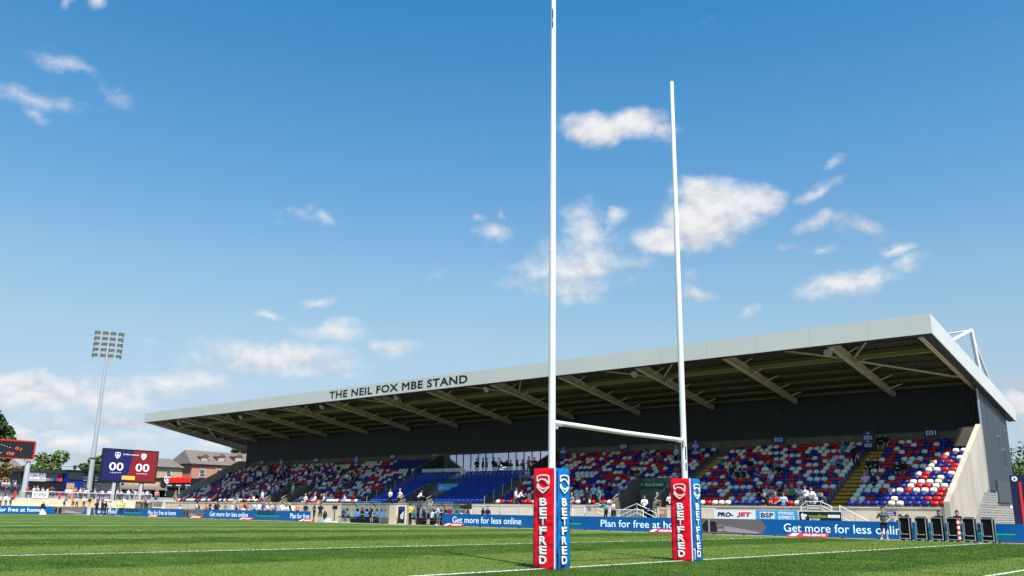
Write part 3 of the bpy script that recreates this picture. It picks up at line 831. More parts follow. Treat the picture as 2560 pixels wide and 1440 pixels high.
# ---- signs
NAVY = P('navy_sign', S(24, 36, 104), .45, .05)
SIGNW = P('sign_white', (.78, .78, .80), .5, .02)
for txt, u, v in (('E01', 2327, 1078), ('E02', 1947, 1099), ('E03', 1558, 1120), ('E05', 982, 1146), ('E06', 790, 1153), ('E07', 655, 1159)):
    c = at(u, v, Y=YR-.12); c.z = 7.06
    t = empty('block_sign', c, f'small navy sign reading {txt} high on the rear wall', 'sign')
    b = MB(); b.box((c.x-.42, c.y-.01, c.z-.30), (c.x+.42, c.y+.02, c.z+.30)); b.build('sign_board', NAVY, t)
    lettering(txt, c+V((0, -.018, 0)), (1, 0, 0), (0, 0, 1), .66, .31, SIGNW, t, bold=.008, depth=.008)
for t1, t2, u, v in (('E01', 'E02', 2170, 1098), ('E02', 'E03', 1739, 1118), ('E03', '', 1408, 1132), ('E05', 'E06', 891, 1152), ('E06', 'E07', 703, 1158)):
    c = at(u, v, Y=50.6)
    t = empty('direction_sign', c, f'tall navy sign with arrows to {t1} and {t2} above an aisle' if t2 else 'tall navy sign with one arrow to E03 beside the lounge', 'sign')
    b = MB(); b.box((c.x-.36, c.y-.01, c.z-.58), (c.x+.36, c.y+.02, c.z+.58)); b.box((c.x-.03, c.y+.025, rowZ(14)), (c.x+.03, c.y+.06, c.z+.5)); b.build('sign_board', NAVY, t)
    for tx, dz, sgn in ((t1, .0, 1), (t2, -.58, -1)):
        if not tx: continue
        lettering(tx, c+V((0, -.018, dz+.14)), (1, 0, 0), (0, 0, 1), .52, .23, SIGNW, t, bold=.008, depth=.008)
        b = MB(); o_ = c+V((0, -.014, dz+.42))
        b.stroke([(-.10*sgn, 0), (.10*sgn, 0)], .03, o_, (1, 0, 0), (0, 0, 1), .008); b.stroke([(.02*sgn, .08), (.10*sgn, 0), (.02*sgn, -.08)], .03, o_+V((0, -.002, 0)), (1, 0, 0), (0, 0, 1), .008); b.build('arrow', SIGNW, t)
    b = MB(); b.box((c.x-.33, c.y-.02, c.z-.01), (c.x+.33, c.y-.012, c.z+.01)); b.build('divider', SIGNW, t)
c = V(((-27.5-25.2)/2, 45.52, 3.45))
t = empty('first_aid_sign', c, 'green first aid room sign over the vomitory entrance', 'sign')
b = MB(); b.box((c.x-1.25, c.y-.03, c.z-.2), (c.x+1.25, c.y, c.z+.2)); b.build('sign_board', P('green_sign', S(20, 110, 62), .5, .05), t)
lettering('First aid room', c+V((.3, -.035, 0)), (1, 0, 0), (0, 0, 1), 1.6, .25, SIGNW, t, bold=.01, depth=.008)
b = MB(); b.box((c.x-.98, c.y-.04, c.z-.035), (c.x-.76, c.y-.031, c.z+.035)); b.box((c.x-.905, c.y-.041, c.z-.11), (c.x-.835, c.y-.032, c.z+.11)); b.build('white_cross', SIGNW, t)
c = at(1117, 1226, Y=45.5)
t = empty('kitchen_advert', c, 'bright blue banner with white lower-case lettering in the blue seating vomitory', 'banner')
b = MB(); b.box((c.x-1.25, c.y-.02, c.z-.8), (c.x+1.45, c.y+.02, c.z+.62)); b.build('sign_board', P('sky_blue_sign', S(24, 158, 232), .5, .05), t)
lettering('diy', c+V((-.65, -.03, .16)), (1, 0, 0), (0, 0, 1), .8, .52, SIGNW, t, bold=.0, depth=.008); lettering('kitchens', c+V((.45, -.03, .22)), (1, 0, 0), (0, 0, 1), .95, .26, SIGNW, t, depth=.008)
# grey access gantry at the left end

# ================================================================== seats
SEATM = [P('white_seat_plastic', S(228, 217, 198), .38, .05, 6, spec=.45, rnd=.04), P('red_seat_plastic', S(190, 14, 24), .36, .06, 6, spec=.45, rnd=.06),
         P('blue_seat_plastic', S(20, 30, 118), .36, .06, 6, spec=.45, rnd=.06)]
SCOL = ['white', 'red', 'blue']
def shell(w, z0, z1, lean, bulge, th, nx=6, nz=4, taper=.12):
    """a curved moulded plastic shell, closed"""
    vs, fs = [], []
    for side in (0, 1):
        for j in range(nz+1):
            t = j/nz
            for i in range(nx+1):
                a = i/nx*2-1
                hw = w/2*(1-taper*t**3)
                x = a*hw
                z = z0+(z1-z0)*t - (z1-z0)*.10*abs(a)**4*(t**2)
                y = lean*t - bulge*(1-a*a)*.5 - bulge*.35*math.sin(math.pi*t) + (th if side else 0)
                vs.append((x, y, z))
    n = nx+1; N = n*(nz+1)
    for j in range(nz):
        for i in range(nx):
            k = j*n+i
            fs.append((k, k+1, k+n+1, k+n)); fs.append((N+k, N+k+n, N+k+n+1, N+k+1))
    for i in range(nx):
        fs.append((i, N+i, N+i+1, i+1)); k = nz*n+i; fs.append((k, k+1, N+k+1, N+k))
    for j in range(nz):
        k = j*n; fs.append((k, k+n, N+k+n, N+k)); k = j*n+nx; fs.append((k, N+k, N+k+n, k+n))
    return vs, fs
def seat_parts(nx=6, nz=4):
    return shell(.43, .545, .79, .05, .085, .03, nx, nz, .20), ([(x, y-.10, z) for x, y, z in shell(.37, .49, .70, -.02, .07, .04, nx, nz, .16)[0]], shell(.37, .49, .70, -.02, .07, .04, nx, nz, .16)[1])
bk, pn_ = seat_parts()
back_me = [MB().add(*bk).mesh('backrest', m, True) for m in SEATM]
pan_me = [MB().add(*pn_).mesh('seat_pan', m, True) for m in SEATM]
leg_b = MB(); leg_b.box((-.03, -.07, .02), (.03, -.02, .54)); leg_b.box((-.16, -.07, .44), (.16, -.04, .48))
leg_me = leg_b.mesh('seat_bracket', GALV)
# where seats stand
rs = random.Random(11)
SEATS = []     # x, y, z, colour, row, block
def clear(x, i):
    if any(p-.26 < x < q_+.26 for p, q_ in AISLES): return False
    if i <= 6 and any(va-.3 < x < vb+.3 for va, vb in VOMS): return False
    if VIPX[0]-.3 < x < VIPX[1]+.3: return False
    return WX0+.6 < x < WX1-.55
def block_of(x):
    for nm, lim in (('E01', -10.6), ('E02', -22.9), ('E03', -40.4), ('E04', -57.1), ('E05', -69.9), ('E06', -84.6)):
        if x > lim: return nm
    return 'E07'
for i in range(NROW):
    x = WX1-.60; prev = rs.randrange(3)
    while x > WX0+.5:
        if clear(x, i):
            if rs.random() < .86: prev = rs.choice((0, 0, 1, 1, 2, 2))
            c = prev
            if i >= 13 and -63.5 < x < -57.2: c = 2
            SEATS.append((x, rowY(i), rowZ(i), c, i, block_of(x)))
        x -= .502
SEATS.sort(key=lambda s_: (V(s_[:3])-CAM).length)
NEAR, FAR = SEATS[:300], SEATS[300:]
ORD = ['front', 'second', 'third', 'fourth', 'fifth', 'sixth', 'seventh', 'eighth', 'ninth', 'tenth', 'eleventh', 'twelfth', 'thirteenth', 'fourteenth', 'fifteenth', 'sixteenth', 'back']
for x, y, z, c, i, bl in NEAR:
    pos = ', beside the yellow aisle steps' if (-11.75 < x < -9.6) else ', beside the end parapet' if x > -4.3 else ''
    t = empty('stadium_seat', (x, y, z), f'{SCOL[c]} plastic tip-up seat in the {ORD[i]} row of block {bl}{pos}', 'seat', 'tip-up seats in the grandstand')
    link('backrest', back_me[c], parent=t); link('seat_pan', pan_me[c], parent=t); link('seat_bracket', leg_me, parent=t)
def many(name, pts, parts, mats, **k):
    """one mesh of many alike small pieces; pts rows are x, y, z, material"""
    vs = np.array(sum([p[0] for p in parts], []), np.float32)
    fs, off = [], 0
    for p in parts:
        fs += [tuple(i+off for i in f) for f in p[1]]; off += len(p[0])
    F = np.array(fs, np.int32); A = np.array(pts, np.float32); n, nv, nf = len(A), len(vs), len(F)
    co = (vs[None]+A[:, None, :3]).reshape(-1, 3)
    idx = (F[None]+(np.arange(n)*nv)[:, None, None]).reshape(-1)
    me = bpy.data.meshes.new(name)
    me.vertices.add(n*nv); me.vertices.foreach_set('co', co.ravel())
    me.loops.add(len(idx)); me.loops.foreach_set('vertex_index', idx.astype(np.int32))
    me.polygons.add(n*nf); me.polygons.foreach_set('loop_start', np.arange(0, n*nf*4, 4, dtype=np.int32))
    me.polygons.foreach_set('material_index', np.repeat(A[:, 3].astype(np.int32), nf)); me.polygons.foreach_set('use_smooth', np.ones(n*nf, bool))
    for m in mats: me.materials.append(m)
    me.update(calc_edges=True)
    o = bpy.data.objects.new(name, me); COL.objects.link(o)
    return tag(o, **k)
bk2, pn2 = seat_parts(4, 3)
many('stadium_seats', [(s_[0], s_[1], s_[2], s_[3]) for s_ in FAR], [bk2, pn2], SEATM, kind='stuff',
     label='mass of red, white and blue tip-up seats filling the farther blocks', cat='seats')
# padded blue seats of the middle block
VBLUE = P('bright_blue_upholstery', S(12, 58, 160), .6, .08, 8, rnd=.08)
vb_, vp_ = shell(.47, .66, .82, .06, .05, .05, 4, 3, .12), shell(.40, .56, .66, -.02, .04, .05, 4, 3, .08)
vme = MB().add(*vb_).add([(x, y-.17, z-.02) for x, y, z in vp_[0]], vp_[1]).mesh('padded_seat', VBLUE, True)
for i in range(11):
    x = VIPX[0]+.35
    while x < VIPX[1]-.2:
        if not (i <= 6 and VOMS[1][0]-.3 < x < VOMS[1][1]+.3) and not (-50.2 < x < -49.2):
            sd_ = 'banner vomitory' if -53 < x < -46.4 else 'left aisle' if x < -53 else 'right aisle'
            link('padded_seat', vme, (x, rowY(i), rowZ(i)), label=f'blue padded seat, {ORD[i]} row of the middle block, ' + ('beside the banner' if -53 < x < -46.4 else 'towards block E05' if x < -53 else 'towards block E03'), cat='seat', group='blue padded seats below the balcony')
        x += .56

# ================================================================== pitch-side LED boards
LED = glow('led_blue', S(0, 79, 140), .16); LEDT = glow('led_white', S(205, 226, 240), .35)
LEDTEAL = glow('led_teal', S(4, 92, 112), .15); LEDTEAL2 = glow('led_dark_teal', S(3, 40, 56), .1)
LEDG = glow('led_grey', S(96, 88, 92), .2); LEDG2 = glow('led_dark', S(28, 26, 30), .15); LEDG3 = glow('led_pale', S(136, 130, 134), .22)
LEDBR = glow('led_brown', S(110, 84, 52), .25)
BH = .95
def board(o, u, L, items, label, h=BH, sec=2.0):
    """a run of LED board from o along u; items: (kind, text, start, end)"""
    o, u = V(o), V(u).normalized(); w = V((0, 0, 1)); nn = u.cross(w)
    t = empty('led_board', o, label, 'advertising board', 'pitch-side LED boards')
    n = max(1, round(L/sec)); sl = L/n
    for i in range(n):
        b = MB(); b.prism([(i*sl+.004, .07), ((i+1)*sl-.004, .07), ((i+1)*sl-.004, h), (i*sl+.004, h)], o-nn*.10, u, w, .10); p_ = b.build('led_panel', LED, t)
        b = MB(); b.prism([(i*sl+.05, 0), (i*sl+.15, 0), (i*sl+.15, .065), (i*sl+.05, .065)], o-nn*.12, u, w, .1); b.build('foot', BLACK, p_)
    b = MB(); b.prism([(0, .02), (L, .02), (L, .066), (0, .066)], o-nn*.08, u, w, .075); b.build('bottom_rail', BLACK, t)
    f = o+nn*.002
    for it in items:
        k, tx, a, c = it
        m_ = (a+c)/2
        if k == 't':
            hh = h*.56 if ('p' in tx or 'g' in tx) else h*.5
            lettering(tx, o+u*m_+w*(h*.535)+nn*.004, u, w, c-a, hh, LEDT, t, bold=.0, depth=.006)
        elif k == 'island':     # kitchen island picture in teal
            b = MB(); s_ = c-a
            b.prism([(a, .52*h), (a+.03*s_, .36*h), (a+.2*s_, .12*h), (a+.92*s_, .12*h), (c, .5*h), (a+.93*s_, .56*h), (a+.06*s_, .56*h)], f, u, w, .004); b.build('picture_counter', LEDTEAL, t)
            b = MB(); b.prism([(a+.12*s_, .57*h), (a+.8*s_, .57*h), (a+.74*s_, .93*h), (a+.16*s_, .93*h)], f, u, w, .003); b.build('picture_cabinet', LEDTEAL2, t)
            for q_ in (.22, .36, .52, .62):
                b = MB(); b.prism([(a+q_*s_, .62*h), (a+(q_+.10)*s_, .62*h), (a+(q_+.09)*s_, .86*h), (a+q_*s_, .86*h)], f+nn*.003, u, w, .003)
                b.build('picture_chair', P('led_teal_mid', S(8, 78, 104), .4, 0), t)
            b = MB(); b.prism([(a+.04*s_, .42*h), (a+.95*s_, .42*h), (a+.99*s_, .48*h), (a+.02*s_, .48*h)], f+nn*.004, u, w, .003); b.build('picture_worktop', glow('led_teal_light', S(30, 150, 170), .25), t)
        else:                    # grey kitchen picture with an arrow end
            s_ = c-a
            b = MB(); b.prism([(a+.04*s_, .09*h), (a+.92*s_, .09*h), (c, .5*h), (a+.92*s_, .98*h), (a+.04*s_, .98*h), (a, .5*h)], f, u, w, .004); b.build('picture_wall', LEDG, t)
            b = MB(); b.prism([(a+.05*s_, .14*h), (a+.26*s_, .16*h), (a+.24*s_, .80*h), (a+.08*s_, .88*h), (a+.01*s_, .5*h)], f+nn*.004, u, w, .003); b.build('picture_hob', LEDG2, t)
            b = MB(); b.prism([(a+.26*s_, .20*h), (a+.86*s_, .12*h), (a+.90*s_, .2*h), (a+.28*s_, .62*h)], f+nn*.004, u, w, .003); b.build('picture_worktop', LEDG3, t)
            b = MB(); b.prism([(a+.27*s_, .36*h), (a+.37*s_, .36*h), (a+.36*s_, .56*h), (a+.28*s_, .56*h)], f+nn*.008, u, w, .003); b.prism([(a+.33*s_, .22*h), (a+.42*s_, .12*h), (a+.43*s_, .16*h), (a+.35*s_, .3*h)], f+nn*.008, u, w, .003); b.build('picture_basket', LEDBR, t)
            b = MB(); b.prism([(a+.12*s_, .12*h), (a+.145*s_, .12*h), (a+.145*s_, .96*h), (a+.12*s_, .96*h)], f+nn*.008, u, w, .003); b.build('picture_tap', LEDG3, t)
    return t
YBD = 36.4
xat = lambda u, v=1310: at(u, v, Y=YBD).x
def side_board(u0, u1, items, label):
    x0, x1 = xat(u0), xat(u1)
    board((x0, YBD, 0), (1, 0, 0), x1-x0, [(k, tx, xat(a)-x0, xat(c)-x0) for k, tx, a, c in items], label)
side_board(1105, 2600, [('t', 'Get more for less online', 1131, 1303), ('island', '', 1330, 1456), ('t', 'Plan for free at home', 1502, 1718), ('grey', '', 1752, 1916),
                        ('t', 'Get more for less online', 1959, 2268), ('island', '', 2300, 2543)], 'long blue LED board between the dugouts and the corner flag by the carts')
side_board(222, 773, [('t', 'Get more for less online', 230, 285), ('island', '', 306, 351), ('t', 'Plan for free at home', 367, 437), ('grey', '', 455, 508), ('t', 'Get more for less online', 522, 618),
                      ('island', '', 634, 698), ('t', 'Plan for free', 724, 772)], 'blue LED board along the far half of the touchline, left of the dugouts')
XE = -112.5
yat = lambda u: at(u, 1272, X=XE).y
b_o = (XE, -40, 0)
board(b_o, (0, 1, 0), yat(218)+40, [('t', 'Plan for free at home', yat(-36)+40, yat(104)+40), ('grey', '', yat(134)+40, yat(214)+40)], 'blue LED board behind the far dead-ball line in front of the terrace', h=1.0)
# angled red and white mats laid in front of the boards
MATR = P('mat_red', S(214, 36, 52), .6, .08, 4); MATP = P('mat_pale', S(236, 222, 222), .6, .05)
for k, (u, v, wpx) in enumerate(((2020, 1340, 82), (1655, 1331, 55), (1134, 1320, 50), (765, 1306, 40), (615, 1298, 40), (490, 1295, 34), (383, 1291, 30))):
    c = at(u, v, Z=.03); c.y = 35.62; c.x = at(u, v, Y=35.62).x
    w_ = wpx/FPX*(c-CAM).dot(fwd)/math.cos(HEAD)*.95
    nb = ['beside the standing man', 'between the two padded posts', 'at the dugout end', 'by the three staff in navy', 'below the lettering near the dugouts', 'below the grey kitchen picture', 'below the smallest lettering'][k]
    t = empty('pitch_mat', (c.x, c.y, 0), f'red and white wedge mat lying on the grass, {nb}', 'mat', 'advertising mats on the touchline')
    b = MB(); b.prism([(-w_/2, 0), (w_/2, 0), (w_/2*.94, .55), (-w_/2*.9, .55)], (c.x, c.y-.28, .012), (1, 0, 0), (0, .94, .34), .03); b.build('mat_base', MATR, t)
    b = MB(); b.prism([(-w_/2*.86, .06), (-w_/2*.55, .06), (-w_/2*.5, .5), (-w_/2*.80, .5)], (c.x, c.y-.28, .013), (1, 0, 0), (0, .94, .34), .034); b.build('mat_print', MATP, t)
    lettering("GLEN'S", V((c.x+w_*.16, c.y-.02, .135)), (1, 0, 0), (0, .94, .34), w_*.55, .28, MATP, t, bold=.02, depth=.02)

# ================================================================== railings and fences on the front wall
def railing(pts, label, h=1.05, step=.12, parent=None, mat=STEELW, bars=True):
    """barred railing along a ground path of (x, y, z) points"""
    t = empty('railing', pts[0], label, 'railing', 'white railings below the stand')
    for a, c in zip(pts[:-1], pts[1:]):
        a, c = V(a), V(c); L = (c-a).length; n = max(2, int(L/step))
        b = MB(); b.tube([a+V((0, 0, h)), c+V((0, 0, h))], .025, 6); b.build('top_rail', mat, t)
        b = MB(); b.tube([a+V((0, 0, .12)), c+V((0, 0, .12))], .02, 6); b.build('bottom_rail', mat, t)
        if not bars:
            b = MB(); b.tube([a+V((0, 0, h*.55)), c+V((0, 0, h*.55))], .02, 6); b.build('middle_rail', mat, t)
        else:
            b = MB()
            for i in range(1, n):
                p = a.lerp(c, i/n); b.bar(p+V((0, 0, .12)), p+V((0, 0, h)), .016)
            b.build('bars', mat, t, kind='stuff')
        for p in (a, c):
            b = MB(); b.tube([p, p+V((0, 0, h+.03))], .032, 6); b.build('post', mat, t)
    return t
YRL = 40.6
xw = lambda u: at(u, 1280, Y=YRL).x
railing([(xw(1178), YRL, .5), (xw(1250), YRL, .5), (xw(1335), YRL, .5)], 'white barred railing between the second dugout and the padded post', h=1.15)
railing([(xw(1432), YRL, .5), (xw(1462), YRL, .5)], 'short white barred railing beside the blue face of the near pad', h=1.15)
railing([(xw(1462), YRL, .4), (xw(1490), YRL, 1.15), (xw(1525), YRL, .9)], 'sloping white stair rail where two people lean', h=.75, bars=False)
railing([(xw(1528), YRL-.2, .45), (xw(1612), YRL-.2, .45)], 'white barred gate in front of the first aid entrance', h=1.0)
railing([(xw(1545), YRL, .55), (xw(1592), YRL, 1.15), (xw(1640), YRL, .5)], 'peaked white stair rail right of the first aid gate', h=.75, bars=False)
railing([(xw(1645), YRL, .5), (xw(1682), YRL, .5)], 'white barred railing behind the pad closer to the stand', h=1.1)
railing([(xw(1752), YRL, .5), (xw(1787), YRL, .5)], 'short white barred railing left of the white hoarding', h=1.1)
railing([(xw(2100), YRL, 1.1), (xw(2170), YRL, .2)], 'white handrail of the steps right of the black hoarding', h=.75)
railing([(xw(1995), YRL+.5, 1.25), (xw(2010), YRL+.5, 1.55), (xw(2045), YRL+.5, 1.55), (xw(2072), YRL+.5, 1.25)], 'peaked white rail standing above the black hoarding', h=.55, bars=False)
# small navy notices on the wall
for u, v, wd, lb in ((2227, 1284, .62, 'navy notice on the end wall behind the standing man'), (1473, 1274, .3, 'small navy notice on the rail by the near pad'), (1623, 1274, .34, 'small navy notice on the rail by the first aid gate')):
    c = at(u, v, Y=YW-.32 if u > 2000 else YRL-.32); t = empty('wall_notice', c, lb, 'notice', 'navy notices')
    b = MB(); b.box((c.x-wd/2, c.y-.02, c.z-.12), (c.x+wd/2, c.y, c.z+.12)); b.build('notice_board', NAVY, t)
    for k in (.05, -.05):
        b = MB(); b.box((c.x-wd*.38, c.y-.026, c.z+k-.018), (c.x+wd*(.3-k), c.y-.021, c.z+k+.018)); b.build('notice_line', SIGNW, t)
# aisle handrail posts in the middle block
for i in range(0, 11, 2):
    for X in (VIPX[1]+.05, VIPX[0]-.2):
        b = MB(); b.tube([(X, rowY(i)-.2, rowZ(i)), (X, rowY(i)-.2, rowZ(i)+1.05), (X, rowY(i)+.15, rowZ(i)+1.12)], .025, 6)
        b.build('aisle_rail', GALV, None, label=f'grey aisle handrail post in the {ORD[i]} row ' + ('next to block E03' if X > -50 else 'next to block E05'), cat='handrail', group='aisle handrails')

# ================================================================== hoardings in front of the wall
def hoarding(u0, u1, mat, label, top=1.52, bot=.86):
    x0, x1 = at(u0, 1288, Y=40.0).x, at(u1, 1288, Y=40.0).x
    t = empty('hoarding', ((x0+x1)/2, 40, 0), label, 'hoarding', 'hoardings on the front wall')
    b = MB(); b.box((x0, 39.98, bot), (x1-.02, 40.02, top)); b.build('panel', mat, t)
    for x in (x0+.2, x1-.2):
        b = MB(); b.box((x-.03, 40.03, 0), (x+.03, 40.08, top)); b.build('post', GALV, t)
    return t, x0, x1
YH = 39.972
WP = P('white_hoarding', (.78, .78, .77), .5, .04); CY = P('cyan_hoarding', S(44, 158, 208), .5, .04); BKP = P('black_hoarding', (.012, .014, .016), .5, .1)
INK = P('ink_black', (.01, .012, .02), .5, 0); REDI = P('ink_red', S(200, 22, 28), .5, 0); NAVI = P('ink_navy', S(16, 42, 92), .5, 0)
U3, W3 = (1, 0, 0), (0, 0, 1)
t, a, c = hoarding(1787, 1889, WP, 'white hoarding with black and red slanted lettering')
L = c-a
lettering('PRO-', (a+L*.27, YH, 1.22), U3, W3, L*.40, .30, INK, t, bold=.05, shear=.15, depth=.01); lettering('JET', (a+L*.73, YH, 1.21), U3, W3, L*.36, .34, REDI, t, bold=.05, shear=.15, depth=.01)
t, a, c = hoarding(1890, 1994, CY, 'cyan hoarding with a boxed white badge and white capitals')
L = c-a
b = MB(); b.box((a+L*.10, YH-.004, 1.0), (a+L*.46, YH+.004, 1.42)); bb = b.build('white_badge', SIGNW, t)
lettering('BSP', (a+L*.28, YH-.01, 1.21), U3, W3, L*.31, .30, NAVI, bb, bold=.03, depth=.008)
lettering('HYDRAULIC', (a+L*.74, YH, 1.34), U3, W3, L*.38, .19, SIGNW, t, bold=.03, depth=.008); lettering('EXPERTS', (a+L*.74, YH, 1.07), U3, W3, L*.38, .22, SIGNW, t, bold=.03, depth=.008)
t, a, c = hoarding(1996, 2107, BKP, 'black hoarding with green lettering and a white frame')
L = c-a
b = MB(); b.stroke([(a+.03, .9), (c-.05, .9), (c-.05, 1.49), (a+.03, 1.49)], .045, (0, YH, 0), U3, W3, .006, True); b.build('white_frame', SIGNW, t)
lettering('tr', (a+L*.13, YH-.004, 1.18), U3, W3, L*.15, .44, SIGNW, t, bold=.08, depth=.008)
lettering('trenchless', (a+L*.44, YH-.004, 1.20), U3, W3, L*.40, .19, P('lime_ink', S(150, 200, 60), .5, 0), t, bold=.01, depth=.008); lettering('group', (a+L*.37, YH-.004, .98), U3, W3, L*.24, .15, SIGNW, t, bold=.01, depth=.008)
b = MB(); b.box((a+L*.67, YH-.008, 1.11), (a+L*.94, YH, 1.29)); b.build('white_bar', SIGNW, t)

# ================================================================== black equipment carts
CASE = P('black_cart_panel', (.006, .006, .007), .75, .1, spec=.15); ALU = P('aluminium_edge', (.55, .56, .56), .35, .05, metal=.5)
NBR = ['beside the standing man', 'second in line from the standing man', 'third in line from the standing man', 'behind the striped corner flag post', 'just past the striped corner flag post', 'last in line by the kitchen picture']
for k, u in enumerate((2266, 2307, 2347, 2387, 2427, 2473)):
    c = at(u, 1340, Y=35.35); x, y = c.x, c.y; hw, hd, h = .29, .16, 1.2
    t = empty('equipment_cart', (x, y, 0), f'tall black flat-case cart with metal edges, {NBR[k]}', 'cart', 'carts by the corner flag', rz=-.16)
    T = Matrix.Translation((x, y, 0)) @ Matrix.Rotation(-.16, 4, 'Z')
    def bx_(a_, c_, nm, m):
        b = MB(); b.box(a_, c_); b.v = [tuple(T @ V(p)) for p in b.v]; return b.build(nm, m, t)
    bx_((-hw+.03, -hd+.03, .13), (hw-.03, hd, h-.03), 'case', CASE)
    for sx in (-1, 1):
        bx_((sx*hw-.03*(sx > 0), -hd, .06), (sx*hw+.03*(sx < 0), -hd+.035, h), 'edge_strip', ALU)
        bx_((sx*hw-.03*(sx > 0), hd-.03, .06), (sx*hw+.03*(sx < 0), hd, h), 'edge_strip', ALU)
        b = MB(); b.tube([T @ V((sx*.2, -hd+.03, .075)), T @ V((sx*.2, -hd+.09, .075))], .07, 10); b.build('wheel', RUBBER, t)
        b = MB(); b.tube([T @ V((sx*.2, hd-.08, .075)), T @ V((sx*.2, hd-.03, .075))], .07, 10); b.build('wheel', RUBBER, t)
    bx_((-hw, -hd, h-.03), (hw, -hd+.035, h), 'edge_strip', ALU)
    bx_((-hw, -hd-.002, .10), (hw, -hd+.03, .13), 'edge_strip', ALU)
    b = MB(); b.tube([T @ V(p) for p in ((-.21, -hd+.005, .98), (-.21, -hd+.005, .33), (.2, -hd+.005, .33))], .018, 6); b.build('handle_bar', ALU, t)
    bx_((-.2, -.1, h-.028), (.2, .12, h+.05), 'lid', BLACK)
# corner flag posts
def flag_post(x, y, label, h=1.15):
    t = empty('corner_post', (x, y, 0), label, 'corner post', 'padded corner posts')
    for k in range(9):
        b = MB(); z0 = .03+k*h/9; b.tube([(x, y, z0), (x, y, z0+h/9-.002)], .075 if k else .06, 10); b.build('stripe', MATR if k % 2 == 0 else WHV, t, True)
flag_post(at(2398, 1340, Y=34.6).x, 34.6, 'red and white striped corner post among the black carts')
flag_post(-99.9, 34.9, 'pink and white corner post at the far end of the touchline', 1.3)

# ================================================================== dugouts
DSEAT = P('light_blue_seat', S(96, 160, 220), .45, .08); DNAVY = P('navy_seat', S(14, 22, 60), .5, .1); POLY = GLB.copy(); POLY.name = 'clear_canopy'; POLY.node_tree.nodes['Transparent BSDF'].inputs[0].default_value = (.62, .68, .72, 1)
BFRAME = P('blue_frame_tube', S(60, 120, 180), .4, .05)
def dugout(u0, u1, label):
    x0, x1 = at(u0, 1312, Y=37.2).x, at(u1, 1312, Y=37.2).x
    yF, yB, H = 37.3, 39.3, 1.86
    t = empty('dugout', ((x0+x1)/2, 38.2, 0), label, 'dugout', 'team dugouts')
    prof = [(yF, H), (yF+.7, H+.03), (yF+1.35, H-.08), (yF+1.75, H-.38), (yB, H-.9), (yB, .1)]
    for X in (x0, (x0+x1)/2, x1):
        b = MB(); b.tube([(X, p[0], p[1]) for p in prof], .035, 6); b.build('frame_rib', BLACK, t)
    for X in (x0, x1):
        b = MB(); b.tube([(X, yF, 0), (X, yF, H)], .03, 6); b.build('front_post', BFRAME, t)
    b = MB(); b.tube([(x0, yF, H), (x1, yF, H)], .035, 6); b.build('front_rail', BFRAME, t)
    b = MB(); v_ = []; 
    for X in (x0+.03, x1-.03): v_ += [(X, p[0], p[1]+.02) for p in prof]
    b.add(v_, [(i, i+6, i+7, i+1) for i in range(5)]); b.build('canopy', POLY, t)
    for X in (x0+.01, x1-.01):
        b = MB(); b.prism([(yF+.05, .1), (yB-.02, .1), (yB-.02, H-.92), (yF+1.7, H-.4), (yF+1.3, H-.12), (yF+.05, H-.03)], (X-.004, 0, 0), (0, 1, 0), (0, 0, 1), .008); b.build('side_window', GLB, t)
    n = int((x1-x0)/.62)
    for i in range(n):
        X = x0+.35+i*(x1-x0-.7)/(n-1)
        b = MB(); b.add(*[(lambda s_: [(x+X, y+38.75, z) for x, y, z in s_])(shell(.5, .42, 1.02, .14, .05, .08)[0]), shell(.5, .42, 1.02, .14, .05, .08)[1]]); st_ = b.build('seat_back', DSEAT, t, True)
        b = MB(); b.box((X-.25, 38.2, .38), (X+.25, 38.75, .5)); b.build('seat_cushion', DNAVY, st_)
        b = MB(); b.box((X-.16, 38.86, 1.02), (X+.16, 38.96, 1.25)); b.build('headrest', DNAVY, st_)
    b = MB(); b.box((x0+.1, 38.3, .0), (x1-.1, 38.9, .36)); b.build('plinth', BLACK, t)
    return x0, x1
d1 = dugout(849, 946, 'team dugout with light blue seats next to the concrete pier')
d2 = dugout(1014, 1128, 'team dugout with people reaching up to its canopy rail')
b = MB(); b.box((at(968, 1300, Y=38.6).x, 38.4, 0), (at(994, 1300, Y=38.6).x, 40.6, 1.62)); b.build('concrete_pier', CONC, None, label='plain concrete pier between the two dugouts', cat='pier')
c = at(1003, 1292, Y=38.3)
t = empty('dark_advert', (c.x, c.y, 0), 'dark upright advert panel with one big white letter beside the dugout', 'advert')
b = MB(); b.box((c.x-.42, c.y-.02, .05), (c.x+.42, c.y+.02, 1.5)); b.build('panel', BKP, t); lettering('d', c+V((.1, -.03, .12)), U3, W3, .42, .62, SIGNW, t, bold=.05, depth=.01)
b = MB(); b.box((c.x-.36, c.y-.03, 1.2), (c.x+.36, c.y-.022, 1.45)); b.build('blue_strip', BLUEP, t)
# pitch-side odds and ends: white boxes, monitor on a stand, camera on a tripod, red chair
def small(nm, lb, cat, c, boxes, m, group=None):
    t = empty(nm, c, lb, cat, group)
    for part, a_, e_, mm in boxes:
        b = MB(); b.box((c[0]+a_[0], c[1]+a_[1], c[2]+a_[2]), (c[0]+e_[0], c[1]+e_[1], c[2]+e_[2])); b.build(part, mm or m, t)
    return t
c = at(815, 1307, Y=36.9); c.z = 0
small('cool_box', 'white cool box on the grass by the monitor stand', 'box', c, [('tub', (-.45, -.2, .02), (.45, .2, .3), None), ('lid', (-.46, -.21, .305), (.46, .21, .36), WHV)], WHV)
c = at(835, 1306, Y=37.0); c.z = 0
small('pitch_monitor', 'black monitor on a thin wheeled stand left of the dugout', 'monitor', c, [('screen', (-.32, -.04, 1.15), (.32, .04, 1.5), None), ('pole', (-.03, -.03, .1), (.03, .03, 1.14), None), ('base', (-.3, -.2, .02), (.3, .2, .1), WHV)], BLACK)
